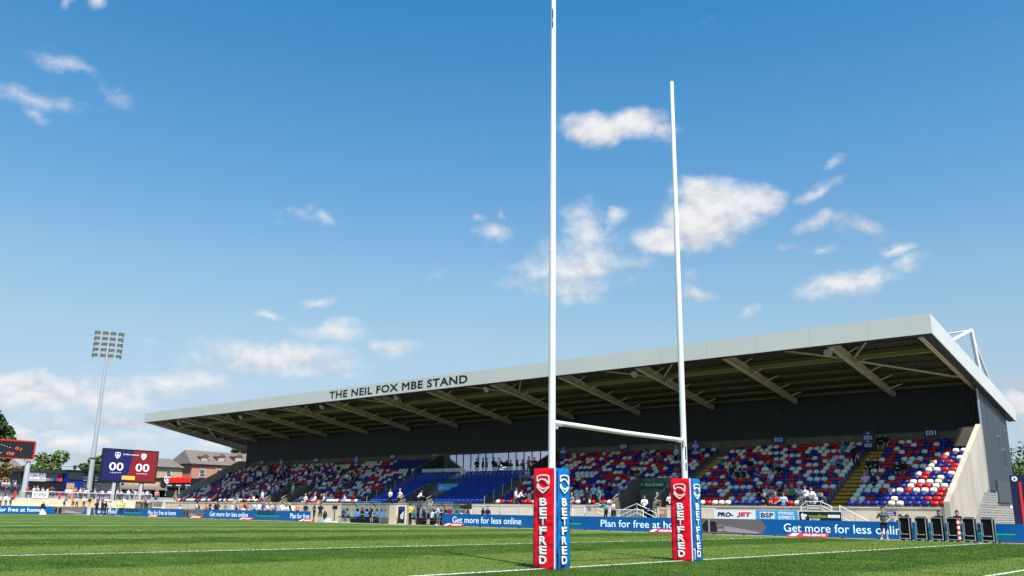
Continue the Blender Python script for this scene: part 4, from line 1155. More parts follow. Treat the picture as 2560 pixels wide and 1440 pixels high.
c = at(1118, 1300, Y=37.6); c.z = 0
small('red_chair', 'red plastic chair at the open end of the second dugout', 'chair', c, [('backrest', (-.25, .2, .75), (.25, .26, 1.3), None), ('seat', (-.25, -.2, .7), (.25, .2, .75), None), ('leg', (-.23, -.18, 0), (-.19, -.14, .7), GALV), ('leg', (.19, -.18, 0), (.23, -.14, .7), GALV), ('leg', (-.23, .14, 0), (-.19, .18, .7), GALV), ('leg', (.19, .14, 0), (.23, .18, .7), GALV)], P('red_chair_plastic', S(196, 40, 36), .45, .05))
c = at(1170, 1284, Y=38.4); c.z = 0
t = empty('tv_camera', c, 'black television camera on a tripod behind the long board', 'camera')
b = MB(); b.box((c.x-.18, c.y-.42, 1.35), (c.x+.18, c.y+.25, 1.66)); b.build('body', BLACK, t)
b = MB(); b.tube([(c.x, c.y-.42, 1.5), (c.x, c.y-.85, 1.5)], [.10, .14], 12); b.build('lens', BLACK, t)
for k in range(3):
    an = k*2.1+.4; b = MB(); b.tube([(c.x, c.y, 1.33), (c.x+.5*math.cos(an), c.y+.5*math.sin(an), .02)], .03, 6); b.build('tripod_leg', DARK, t)
b = MB(); b.box((c.x-.3, c.y+.05, 1.67), (c.x+.1, c.y+.3, 1.9)); b.build('viewfinder', DARK, t)

# ================================================================== people
def cap_mesh(p, r0, q, r1, n=10):
    """tapered limb with round ends"""
    b = MB(); p, q = V(p), V(q); d = (q-p); L = max(d.length, 1e-4); d = d/L
    b.tube([p-d*r0*.95, p-d*r0*.6, p, q, q+d*r1*.6, q+d*r1*.95], [r0*.3, r0*.8, r0, r1, r1*.8, r1*.3], n)
    return b
SK, SH, TR, SHOE, SHIN, FORE, DK = range(7)
def make_pose(name, J, belly=1.0):
    """J: joints of the pose -> one continuous remeshed body with material regions"""
    C = []
    def limb(a, ra, b_, rb, reg): C.append((V(a), ra, V(b_), rb, reg))
    pel, ches, neck, head = V(J['pelvis']), V(J['chest']), V(J['neck']), V(J['head'])
    rgt_ = V((1, 0, 0))
    for s_ in (-1, 1):
        hip = pel+rgt_*.095*s_-V((0, 0, .03)); kn = V(J['knee'][s_]); an = V(J['ankle'][s_]); toe = V(J['toe'][s_])
        limb(hip, .088, kn, .060, TR); limb(kn, .058, an, .040, SHIN); limb(kn+(an-kn)*.25, .060, kn+(an-kn)*.45, .056, SHIN)
        limb(an-V((0, 0, .02)), .042, toe, .036, SHOE)
        shd = ches+rgt_*.175*s_+V((0, 0, .09)); el = V(J['elbow'][s_]); wr = V(J['wrist'][s_])
        mid = shd.lerp(el, .72)
        limb(shd, .062, mid, .050, SH); limb(mid, .043, el, .038, FORE); limb(el, .040, wr, .028, FORE)
        hd = V(J['hand'][s_]); limb(wr, .030, wr.lerp(hd, .5), .038, SK)
    limb(pel-rgt_*.05, .118, pel+rgt_*.05, .118, TR); limb(pel+V((0, 0, .02)), .125*belly, pel.lerp(ches, .55), .128*belly, SH)
    limb(ches-rgt_*.07, .128, ches+rgt_*.07, .128, SH); limb(pel.lerp(ches, .5)-rgt_*.06, .11*belly, pel.lerp(ches, .5)+rgt_*.06, .11*belly, SH)
    limb(ches-rgt_*.15+V((0, 0, .10)), .062, ches+rgt_*.15+V((0, 0, .10)), .062, SH); limb(ches+V((0, 0, .1)), .07, neck, .056, SH)
    limb(neck, .052, head-V((0, 0, .05)), .055, SK)
    f = V(J.get('face', (0, -1, 0))).normalized()
    limb(head+V((0, 0, .035))-f*.012, .094, head-V((0, 0, .02)), .086, SK); limb(head-V((0, 0, .07))+f*.030, .052, head-V((0, 0, .085))+f*.042, .040, SK)
    limb(head-V((0, 0, .005))+f*.085, .014, head-V((0, 0, .03))+f*.108, .016, SK)
    sd_ = f.cross(V((0, 0, 1)))
    for s_ in (-1, 1): limb(head+sd_*.088*s_+V((0, 0, .01)), .018, head+sd_*.092*s_-V((0, 0, .025)), .014, SK)
    b = MB()
    for (p, r0, q_, r1, g) in C:
        m = cap_mesh(p, r0, q_, r1); b.add(m.v, m.f)
    me = b.mesh('tmp', [WHITE]); o = bpy.data.objects.new('tmp', me); COL.objects.link(o)
    md = o.modifiers.new('r', 'REMESH'); md.mode = 'VOXEL'; md.voxel_size = .021
    sm = o.modifiers.new('s', 'SMOOTH'); sm.factor = .5; sm.iterations = 3
    dg = bpy.context.evaluated_depsgraph_get()
    me2 = bpy.data.meshes.new_from_object(o.evaluated_get(dg)); bpy.data.objects.remove(o); bpy.data.meshes.remove(me)
    n = len(me2.polygons); ce = np.zeros(n*3); me2.polygons.foreach_get('center', ce); ce = ce.reshape(-1, 3)
    best = np.full(n, 1e9); reg = np.zeros(n, int)
    for (p, r0, q_, r1, g) in C:
        p_, q2 = np.array(p), np.array(q_); d = q2-p_; L2 = max(d@d, 1e-9)
        t = np.clip((ce-p_)@d/L2, 0, 1); dist = np.linalg.norm(ce-(p_+t[:, None]*d), axis=1)-(r0+(r1-r0)*t)
        k = dist < best-1e-4; best[k] = dist[k]; reg[k] = g
    # fingers, thumb, eyes and mouth
    x = MB()
    for s_ in (-1, 1):
        wr, hd, el = V(J['wrist'][s_]), V(J['hand'][s_]), V(J['elbow'][s_])
        d = (hd-wr).normalized(); a = d.cross((wr-el).normalized()+V((.01, .3, .2))).normalized(); dn = a.cross(d)
        x.mat(SK)
        for k, ln in enumerate((.062, .072, .068, .052)):
            root = wr+d*.075+a*(k-1.5)*.019; m1 = root+d*ln*.55+dn*.006; tip = root+d*ln*.95+dn*.026
            x.tube([root-d*.02, m1, tip], [.0095, .009, .007], 6)
        root = wr+d*.03+a*-.030; x.tube([root, root+d*.03-a*.024, root+d*.06-a*.026+dn*.01], [.011, .010, .008], 6)
        x.mat(DK).sphere(head+f*.088+sd_*.034*s_+V((0, 0, .018)), .012, 6, 4)
    x.mat(DK).sphere(head+f*.093-V((0, 0, .058)), .016, 8, 4, (1.3 if abs(f.y) > .5 else .5, .5 if abs(f.y) > .5 else 1.3, .3))
    vs = np.zeros(len(me2.vertices)*3); me2.vertices.foreach_get('co', vs); vs = vs.reshape(-1, 3)
    allv = vs.tolist()+[list(p) for p in x.v]; nb = len(vs)
    fc = [tuple(p.vertices) for p in me2.polygons]+[tuple(i+nb for i in f_) for f_ in x.f]
    me = bpy.data.meshes.new(name); me.from_pydata(allv, [], fc)
    for _ in range(7): me.materials.append(None)
    me.polygons.foreach_set('material_index', list(reg)+x.m); me.polygons.foreach_set('use_smooth', [True]*len(fc)); me.update()
    bpy.data.meshes.remove(me2)
    return me, head, f
def sym(x, y, z): return {-1: (-x, y, z), 1: (x, y, z)}
def stand(**k):
    J = dict(pelvis=(0, 0, .93), chest=(0, -.01, 1.29), neck=(0, -.01, 1.47), head=(0, -.03, 1.63), knee=sym(.10, -.02, .50), ankle=sym(.11, .02, .09), toe=sym(.13, -.13, .04),
             elbow=sym(.245, .03, 1.12), wrist=sym(.25, -.06, .88), hand=sym(.245, -.09, .78))
    J.update(k); return J
def sitp(**k):
    J = dict(pelvis=(0, 0, .52), chest=(0, .03, .90), neck=(0, .02, 1.08), head=(0, -.01, 1.235), knee=sym(.12, -.42, .52), ankle=sym(.12, -.40, .09), toe=sym(.13, -.54, .04),
             elbow=sym(.25, -.06, .74), wrist=sym(.13, -.26, .62), hand=sym(.06, -.33, .61))
    J.update(k); return J
POSES = {
 'stand': stand(),
 'hips': stand(elbow=sym(.33, .05, 1.12), wrist=sym(.19, -.12, .97), hand=sym(.10, -.16, .95), ankle=sym(.14, .02, .09), toe=sym(.19, -.12, .04), knee=sym(.12, -.01, .50)),
 'folded': stand(elbow=sym(.27, -.05, 1.10), wrist=sym(.06, -.21, 1.16), hand={-1: (.05, -.22, 1.19), 1: (-.05, -.20, 1.14)}),
 'walk': stand(knee={-1: (-.09, -.17, .52), 1: (.09, .05, .49)}, ankle={-1: (-.09, -.25, .11), 1: (.09, .33, .14)}, toe={-1: (-.10, -.39, .06), 1: (.10, .22, .04)}, elbow={-1: (-.25, .14, 1.14), 1: (.25, -.08, 1.12)}, wrist={-1: (-.26, .12, .90), 1: (.25, -.27, .98)}, hand={-1: (-.26, .10, .81), 1: (.24, -.35, .96)}),
 'lean': stand(pelvis=(0, .10, .90), chest=(0, -.12, 1.20), neck=(0, -.20, 1.36), head=(0, -.26, 1.50), knee=sym(.11, .04, .48), ankle=sym(.12, .08, .09), toe=sym(.13, -.07, .04), elbow=sym(.28, -.28, 1.04), wrist=sym(.12, -.46, 1.04), hand=sym(.05, -.52, 1.03)),
 'reach': stand(elbow=sym(.26, -.10, 1.62), wrist=sym(.24, -.20, 1.86), hand=sym(.23, -.22, 1.96), head=(0, -.05, 1.63)),
 'phone': stand(elbow=sym(.24, -.04, 1.12), wrist=sym(.09, -.28, 1.22), hand=sym(.05, -.33, 1.28)),
 'sit': sitp(),
 'sit_forward': sitp(chest=(0, -.12, .86), neck=(0, -.20, 1.02), head=(0, -.27, 1.15), elbow=sym(.22, -.32, .62), wrist=sym(.08, -.46, .72), hand=sym(.04, -.50, .78)),
 'sit_arms': sitp(elbow=sym(.28, .0, .72), wrist=sym(.07, -.19, .80), hand={-1: (.05, -.20, .82), 1: (-.05, -.18, .78)}),
}
PM = {k: make_pose('person_'+k, j) for k, j in POSES.items()}
def hair_mesh(long_=False, hat=False):
    b = MB(); nu, nv = 16, 7; vs, fs = [], []
    for i in range(nv+1):
        for j in range(nu):
            a = 2*math.pi*j/nu; front = (1-math.sin(a))/2         # a = -90deg faces -Y
            lim = R(72)*front+R(150 if long_ else 112)*(1-front)
            if hat: lim = R(80)
            th = lim*i/nv; rr = .112
            p = V((math.sin(th)*math.cos(a)*rr*.94, math.sin(th)*math.sin(a)*rr*1.06, math.cos(th)*rr))
            if long_ and th > R(100): p = V((p.x*1.1, p.y*1.15+.01, p.z-(th-R(100))*.14))
            vs.append(p+V((0, .012, .034)))
    for i in range(nv):
        for j in range(nu):
            k = (j+1) % nu; fs.append((i*nu+j, (i+1)*nu+j, (i+1)*nu+k, i*nu+k))
    b.add(vs, fs)
    if hat: b.prism([(-.08, 0), (.08, 0), (.06, .10), (-.06, .10)], (0, -.10, .052), (1, 0, 0), (0, -1, -.15), -.012)
    return b
HAIRC = {'dark': (.016, .012, .010), 'brown': (.06, .035, .02), 'fair': (.30, .21, .10), 'grey': (.30, .29, .28)}
HM = {}
for hn, hc in HAIRC.items():
    for lg in (False, True): HM[hn, lg] = hair_mesh(lg).mesh('hair', P('hair_'+hn, hc, .7, .2, 30), True)
HM['cap'] = hair_mesh(hat=True).mesh('cap', P('cap_white', (.6, .6, .6), .7, .1), True)
SKIN = [P('skin_light', (.52, .32, .24), .55, .05), P('skin_tan', (.40, .23, .16), .55, .05), P('skin_pink', (.56, .34, .27), .55, .05)]
def jersey():
    m = bpy.data.materials.new('white_jersey_chevrons'); m.use_nodes = True; n, l = m.node_tree.nodes, m.node_tree.links
    t = n.new('ShaderNodeTexCoord'); sp = n.new('ShaderNodeSeparateXYZ'); l.new(t.outputs['Object'], sp.inputs[0])
    def mt(op, a, b_=None):
        x = n.new('ShaderNodeMath'); x.operation = op
        for i, y in enumerate((a, b_)):
            if y is None: continue
            if isinstance(y, (int, float)): x.inputs[i].default_value = y
            else: l.new(y, x.inputs[i])
        return x.outputs[0]
    f = mt('FRACT', mt('MULTIPLY', mt('SUBTRACT', sp.outputs[2], mt('MULTIPLY', mt('ABSOLUTE', sp.outputs[0]), .9)), 2.9))
    rp = n.new('ShaderNodeValToRGB'); rp.color_ramp.interpolation = 'CONSTANT'; l.new(f, rp.inputs[0])
    e = rp.color_ramp.elements; e[0].position = 0; e[0].color = (.72, .72, .74, 1); e[1].position = .52; e[1].color = (.04, .05, .30, 1)
    x = e.new(.68); x.color = (.72, .72, .74, 1); x = e.new(.76); x.color = (.5, .03, .05, 1); x = e.new(.90); x.color = (.72, .72, .74, 1)
    l.new(rp.outputs[0], n['Principled BSDF'].inputs['Base Color']); n['Principled BSDF'].inputs['Roughness'].default_value = .8
    return m
CL = {'white chevron jersey': jersey()}
for nm, rgb in {'white shirt': (235, 235, 235), 'navy top': (24, 30, 58), 'black top': (20, 20, 22), 'grey shirt': (120, 126, 134), 'charcoal polo shirt': (72, 80, 88), 'red top': (190, 36, 40), 'yellow vest': (226, 206, 70),
                'orange vest': (232, 110, 50), 'pink top': (214, 160, 196), 'green top': (40, 150, 90), 'purple top': (86, 66, 130), 'light blue shirt': (160, 190, 220), 'teal top': (30, 128, 130),
                'maroon top': (92, 26, 40), 'coral top': (232, 120, 100), 'black trousers': (16, 16, 18), 'navy trousers': (26, 32, 52), 'blue jeans': (60, 84, 120), 'beige trousers': (170, 150, 120), 'white shorts': (225, 225, 225)}.items():
    CL[nm] = P('cloth_'+nm.replace(' ', '_'), S(*rgb), .85, .10, 14)
SHOEM = P('dark_shoes', (.02, .02, .022), .6, .1); SHOEW = P('white_shoes', (.6, .6, .6), .6, .1)
pr = random.Random(5)
def person(pose, x, y, z, rz, top, bottom, what, group, sc=1.0, shorts=None, hair=None, lg=None, long_sleeve=None, cap=False, skin=None):
    me, head, f = PM[pose]
    o = link('person', me, (x, y, z), rz, sc)
    shorts = pr.random() < .45 if shorts is None else shorts
    long_sleeve = (top in ('navy top', 'black top') and pr.random() < .5) if long_sleeve is None else long_sleeve
    sk = skin or pr.choice(SKIN); hn = hair or pr.choice(list(HAIRC))
    mm = [sk, CL[top], CL[bottom], SHOEW if pr.random() < .35 else SHOEM, sk if shorts else CL[bottom], CL[top] if long_sleeve else sk, P('hair_dark', (0, 0, 0))]
    for i, m in enumerate(mm):
        o.material_slots[i].link = 'OBJECT'; o.material_slots[i].material = m
    lgv = (pr.random() < .3) if lg is None else lg
    h = link('cap' if cap else 'hair', HM['cap'] if cap else HM[hn, lgv], head, math.atan2(f.x, -f.y), 1, parent=o)
    words = what.split()
    lab = f'person in {top} and {bottom} {what}'
    if len(lab.split()) > 16: lab = f'person in {top} {what}'
    if len(lab.split()) > 16: lab = ' '.join(lab.split()[:16])
    tag(o, lab, 'person', group)
    return o
TOPS = ['white chevron jersey']*5+['navy top', 'black top', 'black top', 'white shirt', 'white shirt', 'grey shirt', 'light blue shirt', 'maroon top', 'red top', 'purple top']
BOTS = ['black trousers', 'navy trousers', 'blue jeans', 'beige trousers', 'black trousers']
def row_for(u, v, up=.85):
    best = None
    for i in range(NROW):
        p = at(u, v, Y=rowY(i)-.12); e = abs(p.z-(rowZ(i)+up))
        if best is None or e < best[0]: best = (e, i, p)
    return best[1], best[2]
SITP = ['sit', 'sit_forward', 'sit_arms', 'sit']
def seated(u, v, top=None, bottom=None, pose=None, extra=''):
    i, p = row_for(u, v); bl = block_of(p.x)
    return person(pose or pr.choice(SITP), p.x, rowY(i)-.16, rowZ(i), pr.uniform(-.35, .35), top or pr.choice(TOPS), bottom or pr.choice(BOTS), f'seated in the {ORD[i]} row of block {bl}{extra}', 'spectators seated in the stand', .97)
def standing(u, v, top=None, bottom=None, pose='stand', rz=0.):
    i, p = row_for(u, v, 1.2); bl = block_of(p.x)
    return person(pose, p.x, rowY(i)-.25, rowZ(i), rz, top or pr.choice(TOPS), bottom or pr.choice(BOTS), f'standing in the {ORD[i]} row of block {bl}', 'spectators standing in the stand')
for a in ((2200, 1088, 'black top'), (2213, 1085, 'black top'), (2172, 1160, 'navy top'), (2190, 1158, 'black top'), (2243, 1170, 'black top'), (2259, 1170, 'black top'), (2163, 1200, 'pink top'), (2184, 1200, 'navy top'),
          (2108, 1118, 'teal top'), (2086, 1155, 'light blue shirt'), (2102, 1155), (1803, 1152, 'teal top'), (1834, 1160, 'maroon top'), (1830, 1180), (1846, 1182, 'black top'), (1877, 1162, 'black top'), (1860, 1184, 'black top'),
          (1893, 1182, 'purple top'), (1914, 1176, 'white shirt'), (1924, 1162, 'navy top'), (1938, 1164), (1947, 1176, 'black top'), (1928, 1190), (1898, 1226, 'black top'), (1917, 1228), (1933, 1228, 'pink top'), (1950, 1227, 'black top'),
          (1965, 1227, 'coral top'), (1980, 1225, 'green top'), (1998, 1231), (1918, 1258, 'black top'), (1940, 1258), (1960, 1259, 'light blue shirt'), (2037, 1250, 'light blue shirt'), (2057, 1256, 'navy top'),
          (1520, 1135), (1611, 1138), (1623, 1137, 'purple top'), (1637, 1138, 'navy top'), (1650, 1140), (1580, 1180, 'black top'), (1594, 1183, 'maroon top'), (1697, 1163, 'maroon top'), (1444, 1203, 'navy top'),
          (1525, 1224, 'black top'), (1541, 1222), (1430, 1250), (1676, 1254), (1644, 1262, 'black top'), (1690, 1135, 'black top')):
    seated(*a)
standing(2137, 1130, 'black top', 'black trousers', 'walk', 2.6); standing(2015, 1232, 'white chevron jersey', 'blue jeans', 'hips'); standing(1470, 1232, 'navy top', 'black trousers'); standing(1487, 1230, 'light blue shirt', 'navy trousers', 'hips', .3)
standing(1500, 1234, 'teal top', 'blue jeans', 'stand', -.6); standing(1693, 1128, 'light blue shirt', 'black trousers'); standing(2030, 1252, 'white shirt', 'blue jeans', 'lean', .5)
# farther blocks: people scattered, thicker towards the front rows and the vomitory
for k in range(112):
    u = pr.choice([pr.uniform(560, 720), pr.uniform(640, 900), pr.uniform(560, 960)]); v = pr.uniform(1188, 1256) if k % 3 else pr.uniform(1168, 1200)
    i, p = row_for(u, v)
    if clear(p.x, i) and p.x < -57.7: seated(u, v)
for u, v, tp in ((689, 1190, 'black top'), (697, 1198, 'navy top'), (706, 1183, 'grey shirt'), (675, 1222, 'white shirt'), (735, 1222, 'white chevron jersey'), (658, 1240, 'white shirt')): standing(u, v, tp)
for u, v, tp, ps in ((978, 1251, 'white shirt', 'folded'), (1002, 1249, 'white chevron jersey', 'hips')): standing(u, v, tp, 'black trousers', ps)
standing(1050, 1254, 'white shirt', 'black trousers', 'lean', 2.2); standing(1300, 1253, 'white shirt', 'black trousers', 'lean', 2.4); standing(1292, 1256, 'white chevron jersey', 'navy trousers', 'stand', 2.0)
# balcony outside the lounge
for u, tp, ps, rz, gl in ((1192, 'black top', 'folded', .4, 'by the glass'), (1207, 'navy top', 'stand', 2.6, 'tallest of the group'), (1217, 'grey shirt', 'stand', -.8, 'in the middle of the group'), (1234, 'black top', 'phone', 1.2, 'by the lounge door'), (1247, 'white shirt', 'stand', 2.9, 'in front of the lounge door'), (1322, 'orange vest', 'hips', 0, 'alone at the end'), (1338, 'black top', 'lean', .3, 'next to the orange vest')):
    p = at(u, 1170, Y=50.2); person(ps, p.x, 50.2, BZ, rz, tp, 'black trousers', f'on the lounge balcony, {gl}', 'people on the balcony', 1.0, shorts=False)
# between the boards and the front wall
def ground(u, y, pose, top, bottom, what, group, rz=0., z=0., **k):
    p = at(u, 1290, Y=y); return person(pose, p.x, y, z, rz, top, bottom, what, group, **k)
G2 = 'people behind the LED boards'
for u, tp, ps, nb in ((447, 'white chevron jersey', 'sit', 'at the corner'), (497, 'light blue shirt', 'lean', 'near the corner steps'), (523, 'black top', 'folded', 'first of a pair'), (536, 'black top', 'phone', 'second of a pair'), (562, 'grey shirt', 'stand', 'beside the wall'), (588, 'navy top', 'lean', 'leaning over'),
                   (600, 'coral top', 'stand', 'back to the wall'), (616, 'red top', 'lean', 'bending over'), (633, 'light blue shirt', 'phone', 'in the crowd'), (646, 'white shirt', 'stand', 'in the crowd'), (656, 'purple top', 'stand', 'in the crowd'), (668, 'white shirt', 'lean', 'end of the crowd'), (680, 'white chevron jersey', 'lean', 'end of the crowd'), (705, 'coral top', 'hips', 'apart from the crowd'), (727, 'black top', 'lean', 'by the wall')):
    ground(u, pr.uniform(38.2, 40.6), ps, tp, pr.choice(BOTS), f'behind the far board, {nb}', G2, pr.uniform(-.6, .6), .12, sc=.97)
for k in range(16):
    ground(pr.uniform(455, 760), pr.uniform(38.4, 40.8), pr.choice(['stand', 'lean', 'folded', 'sit', 'phone', 'hips']), pr.choice(TOPS+['white shirt', 'coral top']), pr.choice(BOTS), 'in the crowd between the far board and the wall', G2, pr.uniform(-2, 2), .12, sc=pr.uniform(.85, 1.0))
for u, tp, ps, nb in ((2250, 'black top', 'sit', 'behind the first cart'), (2267, 'grey shirt', 'sit', 'behind the first cart'), (2347, 'black top', 'stand', 'behind the third cart'), (2393, 'black top', 'stand', 'behind the fourth cart'), (1150, 'white chevron jersey', 'sit', 'beside the television camera'), (1207, 'black top', 'stand', 'right of the television camera'), (1219, 'navy top', 'stand', 'next to the black monitor')):
    ground(u, 38.4, ps, tp, 'black trousers', nb, G2, pr.uniform(-.5, .5), .0, sc=.92 if ps == 'stand' else 1.0, lg=True if u > 2300 else None, hair='dark' if u > 2300 else None)
ground(2207, 35.3, 'hips', 'charcoal polo shirt', 'black trousers', 'standing on the touchline beside the carts', 'pitch-side staff', .25, sc=.985, shorts=True, hair='dark', lg=False, long_sleeve=False)
ground(1513, 40.3, 'lean', 'teal top', 'black trousers', 'leaning on the white rail', 'people at the front rail', -.2, .5); ground(1533, 40.3, 'lean', 'white chevron jersey', 'black trousers', 'leaning on the white rail', 'people at the front rail', .1, .5)
ground(1612, 41.2, 'phone', 'white shirt', 'black trousers', 'on the steps of the first aid entrance', 'people at the front rail', .4, .75)
# staff and players beside the dugouts
G3 = 'pitch-side staff'
for u, y, tp, ps, rz, nb in ((763, 36.6, 'navy top', 'hips', .3, 'at the end of the far board'), (785, 36.8, 'navy top', 'folded', -.3, 'between two others in navy'), (800, 36.9, 'navy top', 'stand', .9, 'carrying a bag by the cool box')):
    ground(u, y, ps, tp, 'navy trousers', nb, G3, rz, shorts=True)
for u, y, tp, ps, rz, nb in ((1025, 36.9, 'yellow vest', 'phone', 3.0, 'at the front of the second dugout'), (1045, 37.0, 'navy top', 'reach', 3.0, 'reaching up to the dugout rail'), (1071, 37.0, 'grey shirt', 'reach', 2.9, 'reaching up to the dugout rail'), (1091, 36.9, 'light blue shirt', 'lean', 2.2, 'bending at the second dugout')):
    ground(u, y, ps, tp, 'black trousers', nb, G3, rz)
for u, tp, nb in ((858, 'navy top', 'on the end seat'), (905, 'black top', 'in the middle'), (925, 'navy top', 'leaning back'), (1060, 'navy top', 'behind those standing'), (1105, 'black top', 'by the red chair'), (872, 'white shirt', 'second from the end'), (938, 'grey shirt', 'by the concrete pier'), (1035, 'light blue shirt', 'behind the yellow vest'), (1080, 'white shirt', 'between those reaching up')):
    ground(u, 38.5, pr.choice(SITP), tp, 'black trousers', f'sitting in the dugout, {nb}', 'people in the dugouts', 0, 0)
# kit bag carried by one of the staff
p = at(812, 1296, Y=36.75)
b = MB(); b.sphere((p.x, p.y, .62), .28, 12, 8, (.8, .7, 1.3)); b.tube([(p.x-.15, p.y, .9), (p.x-.25, p.y, 1.25), (p.x-.12, p.y+.05, .95)], .02, 6); b.build('kit_bag', BLACK, None, True, label='large black kit bag hanging beside the navy staff', cat='bag')
# people walking along the far touchline
for u, tp, bt, ps, rz, nb in ((241, 'black top', 'black trousers', 'walk', 1.3, 'leading the group'), (257, 'navy top', 'navy trousers', 'stand', .6, 'in a suit'), (262, 'black top', 'black trousers', 'walk', -1.4, 'behind the suit'), (267, 'white shirt', 'black trousers', 'stand', .2, 'beside the suit'), (276, 'white shirt', 'white shorts', 'phone', .5, 'in white kit'), (290, 'white shirt', 'white shorts', 'stand', -.5, 'shortest of the group'), (300, 'yellow vest', 'black trousers', 'hips', .8, 'the only one in yellow')):
    p = at(u, 1286, Y=34.4); person(ps, p.x, 34.4+pr.uniform(-.4, .4), 0, rz, tp, bt, f'on the far touchline, {nb}', 'group on the far touchline', 1.02 if u != 290 else .75, shorts=bt == 'white shorts')
p = at(107, 1284, X=-108)
t = empty('covered_tripod', (p.x, p.y, 0), 'white cone-shaped cover over a tripod on the far in-goal', 'tripod cover')
b = MB(); b.tube([(p.x, p.y, .0), (p.x, p.y, .7), (p.x, p.y, .72)], [.42, .17, .1], 12); b.build('cover', WHV, t); b = MB(); b.box((p.x-.12, p.y-.16, .73), (p.x+.3, p.y+.16, 1.02)); b.tube([(p.x+.3, p.y, .88), (p.x+.52, p.y, .88)], .09, 10); b.build('camera_body', BLACK, t)
person('lean', p.x-.55, p.y+.05, 0, 1.5, 'black top', 'black trousers', 'working the camera on the white covered tripod', 'pitch-side staff', .95, shorts=False)

# ================================================================== far end: terrace, screens, floodlight, buildings
yx = lambda u, X, v=1200: at(u, v, X=X).y
zx = lambda u, v, X: at(u, v, X=X).z
TX = -116.5
ft = empty('far_terrace', (TX, 20, 0), 'pale concrete standing terrace behind the far LED board', 'terrace')
b = MB(); b.box((TX, -10, 0), (-112.9, 52, .72)); b.build('walkway', CONC, ft)
y = -9.0
k = 0
while y < 47:
    b = MB(); b.box((TX-.25, y+.02, .0), (TX, y+2.98, 1.92)); b.build('wall_panel', CONC if k % 4 else P('sandy_concrete', (.50, .38, .22), .85, .15, 2), ft); y += 3; k += 1
b = MB(); b.box((-150, -20, 0), (TX-.26, 56, 1.88)); b.build('terrace_floor', CONCD, ft)
for k in range(4):
    b = MB(); b.box((TX-.3-3.2-k*.8, -9, 1.885), (TX-.3-2.4-k*.8, 8, 2.0+.2*k)); b.build('terrace_step', CONC, ft)
b = MB(); b.prism([(0, .6), (2.2, .6), (2.0, 2.1), (.3, 2.1)], (TX+.6, yx(405, TX), 0), (0, 1, 0), (0, 0, 1), .5); b.build('ramp_block', P('pale_block', (.52, .50, .46), .8, .06), ft)
# rail panels along the terrace edge
GM = P('grey_mesh', (.24, .25, .26), .6, .1)
def rail_run(y0, y1, X, z0, h, label, step=2.4, mesh=True):
    t = empty('terrace_railing', (X, y0, z0), label, 'railing', 'terrace railings')
    n = max(1, round((y1-y0)/step)); s_ = (y1-y0)/n
    for i in range(n+1):
        b = MB(); b.tube([(X, y0+i*s_, z0), (X, y0+i*s_, z0+h)], .045, 6); b.build('post', GALV, t)
    for z in (h, h*.06):
        b = MB(); b.tube([(X, y0, z0+z), (X, y1, z0+z)], .05, 6); b.build('rail', P('pale_rail', (.6, .61, .61), .4, .05), t)
    if mesh:
        for i in range(n):
            m = MB(); q = 14
            for j in range(q):
                yy = y0+i*s_+s_*(j+.5)/q; m.bar((X, yy, z0+h*.08), (X, yy, z0+h*.97), .03)
            m.build('bars', GM, t, kind='stuff')
    return t
rail_run(yx(55, TX), yx(290, TX), TX-.1, 1.93, .98, 'long grey barred railing on the terrace in front of the bar')
rail_run(yx(292, TX)+.2, yx(385, TX), TX-.1, 1.93, .98, 'grey barred railing on the terrace under the big screen')
rail_run(yx(395, -113.5), yx(452, -113.5), -114.2, 1.0, 1.0, 'grey railing of the corner ramp beside the stand')
rail_run(yx(-20, -119.5), yx(54, -119.5), -119.5, 2.6, 1.1, 'upper grey railing on the raised part of the terrace')
b = MB(); yb0 = yx(86, TX); yb1 = yx(126, TX)
t = empty('cloth_banner', (TX, yb0, 2), 'white cloth banner with black capitals hung on the terrace railing', 'banner')
b.box((TX, yb0, 2.05), (TX+.02, yb1, 2.86)); b.build('cloth', WHV, t); lettering('BOPPER', (TX+.03, (yb0+yb1)/2, 2.46), (0, 1, 0), (0, 0, 1), (yb1-yb0)*.8, .5, INK, t, depth=.01)
b = MB(); b.box((TX-.3, yx(345, TX), 1.93), (TX-.28, yx(356, TX), 2.9)); 
for u, lb in ((152, 'red sheet hung on the terrace railing beside the white banner'), (40, 'red sheet hung on the upper terrace railing')):
    b = MB(); b.box((TX+.0, yx(u, TX), 2.0), (TX+.03, yx(u+6, TX), 2.9)); b.build('red_sheet', MATR, None, label=lb, cat='banner')

# big screen
SX = -119.0
y0, y1 = yx(257, SX, 1165), yx(391, SX, 1165); z0, z1 = zx(322, 1203, SX), zx(325, 1127, SX)
t = empty('big_screen', (SX, (y0+y1)/2, 1.9), 'large navy and dark red score screen showing 00 and 00', 'score screen')
b = MB(); b.box((SX-.5, y0-.18, z0-.2), (SX, y1+.18, z1+.2)); b.build('cabinet', BLACK, t)
SN = glow('screen_navy', S(30, 28, 78), .35); SR = glow('screen_red', S(112, 28, 32), .35); SW = glow('screen_white', S(214, 208, 222), .4); SY = glow('screen_yellow', S(206, 176, 70), .35)
Wd, Hg = y1-y0, z1-z0
fr = ((SX+.004, y0, z0), (0, 1, 0), (0, 0, 1))
b = MB(); b.prism([(0, 0), (Wd*.45, 0), (Wd*.545, Hg), (0, Hg)], *fr, .01); b.build('navy_half', SN, t)
b = MB(); b.prism([(Wd*.452, 0), (Wd, 0), (Wd, Hg), (Wd*.547, Hg)], *fr, .01); b.build('red_half', SR, t)
sp_ = lambda a, c: (SX+.02, y0+Wd*a, z0+Hg*c)
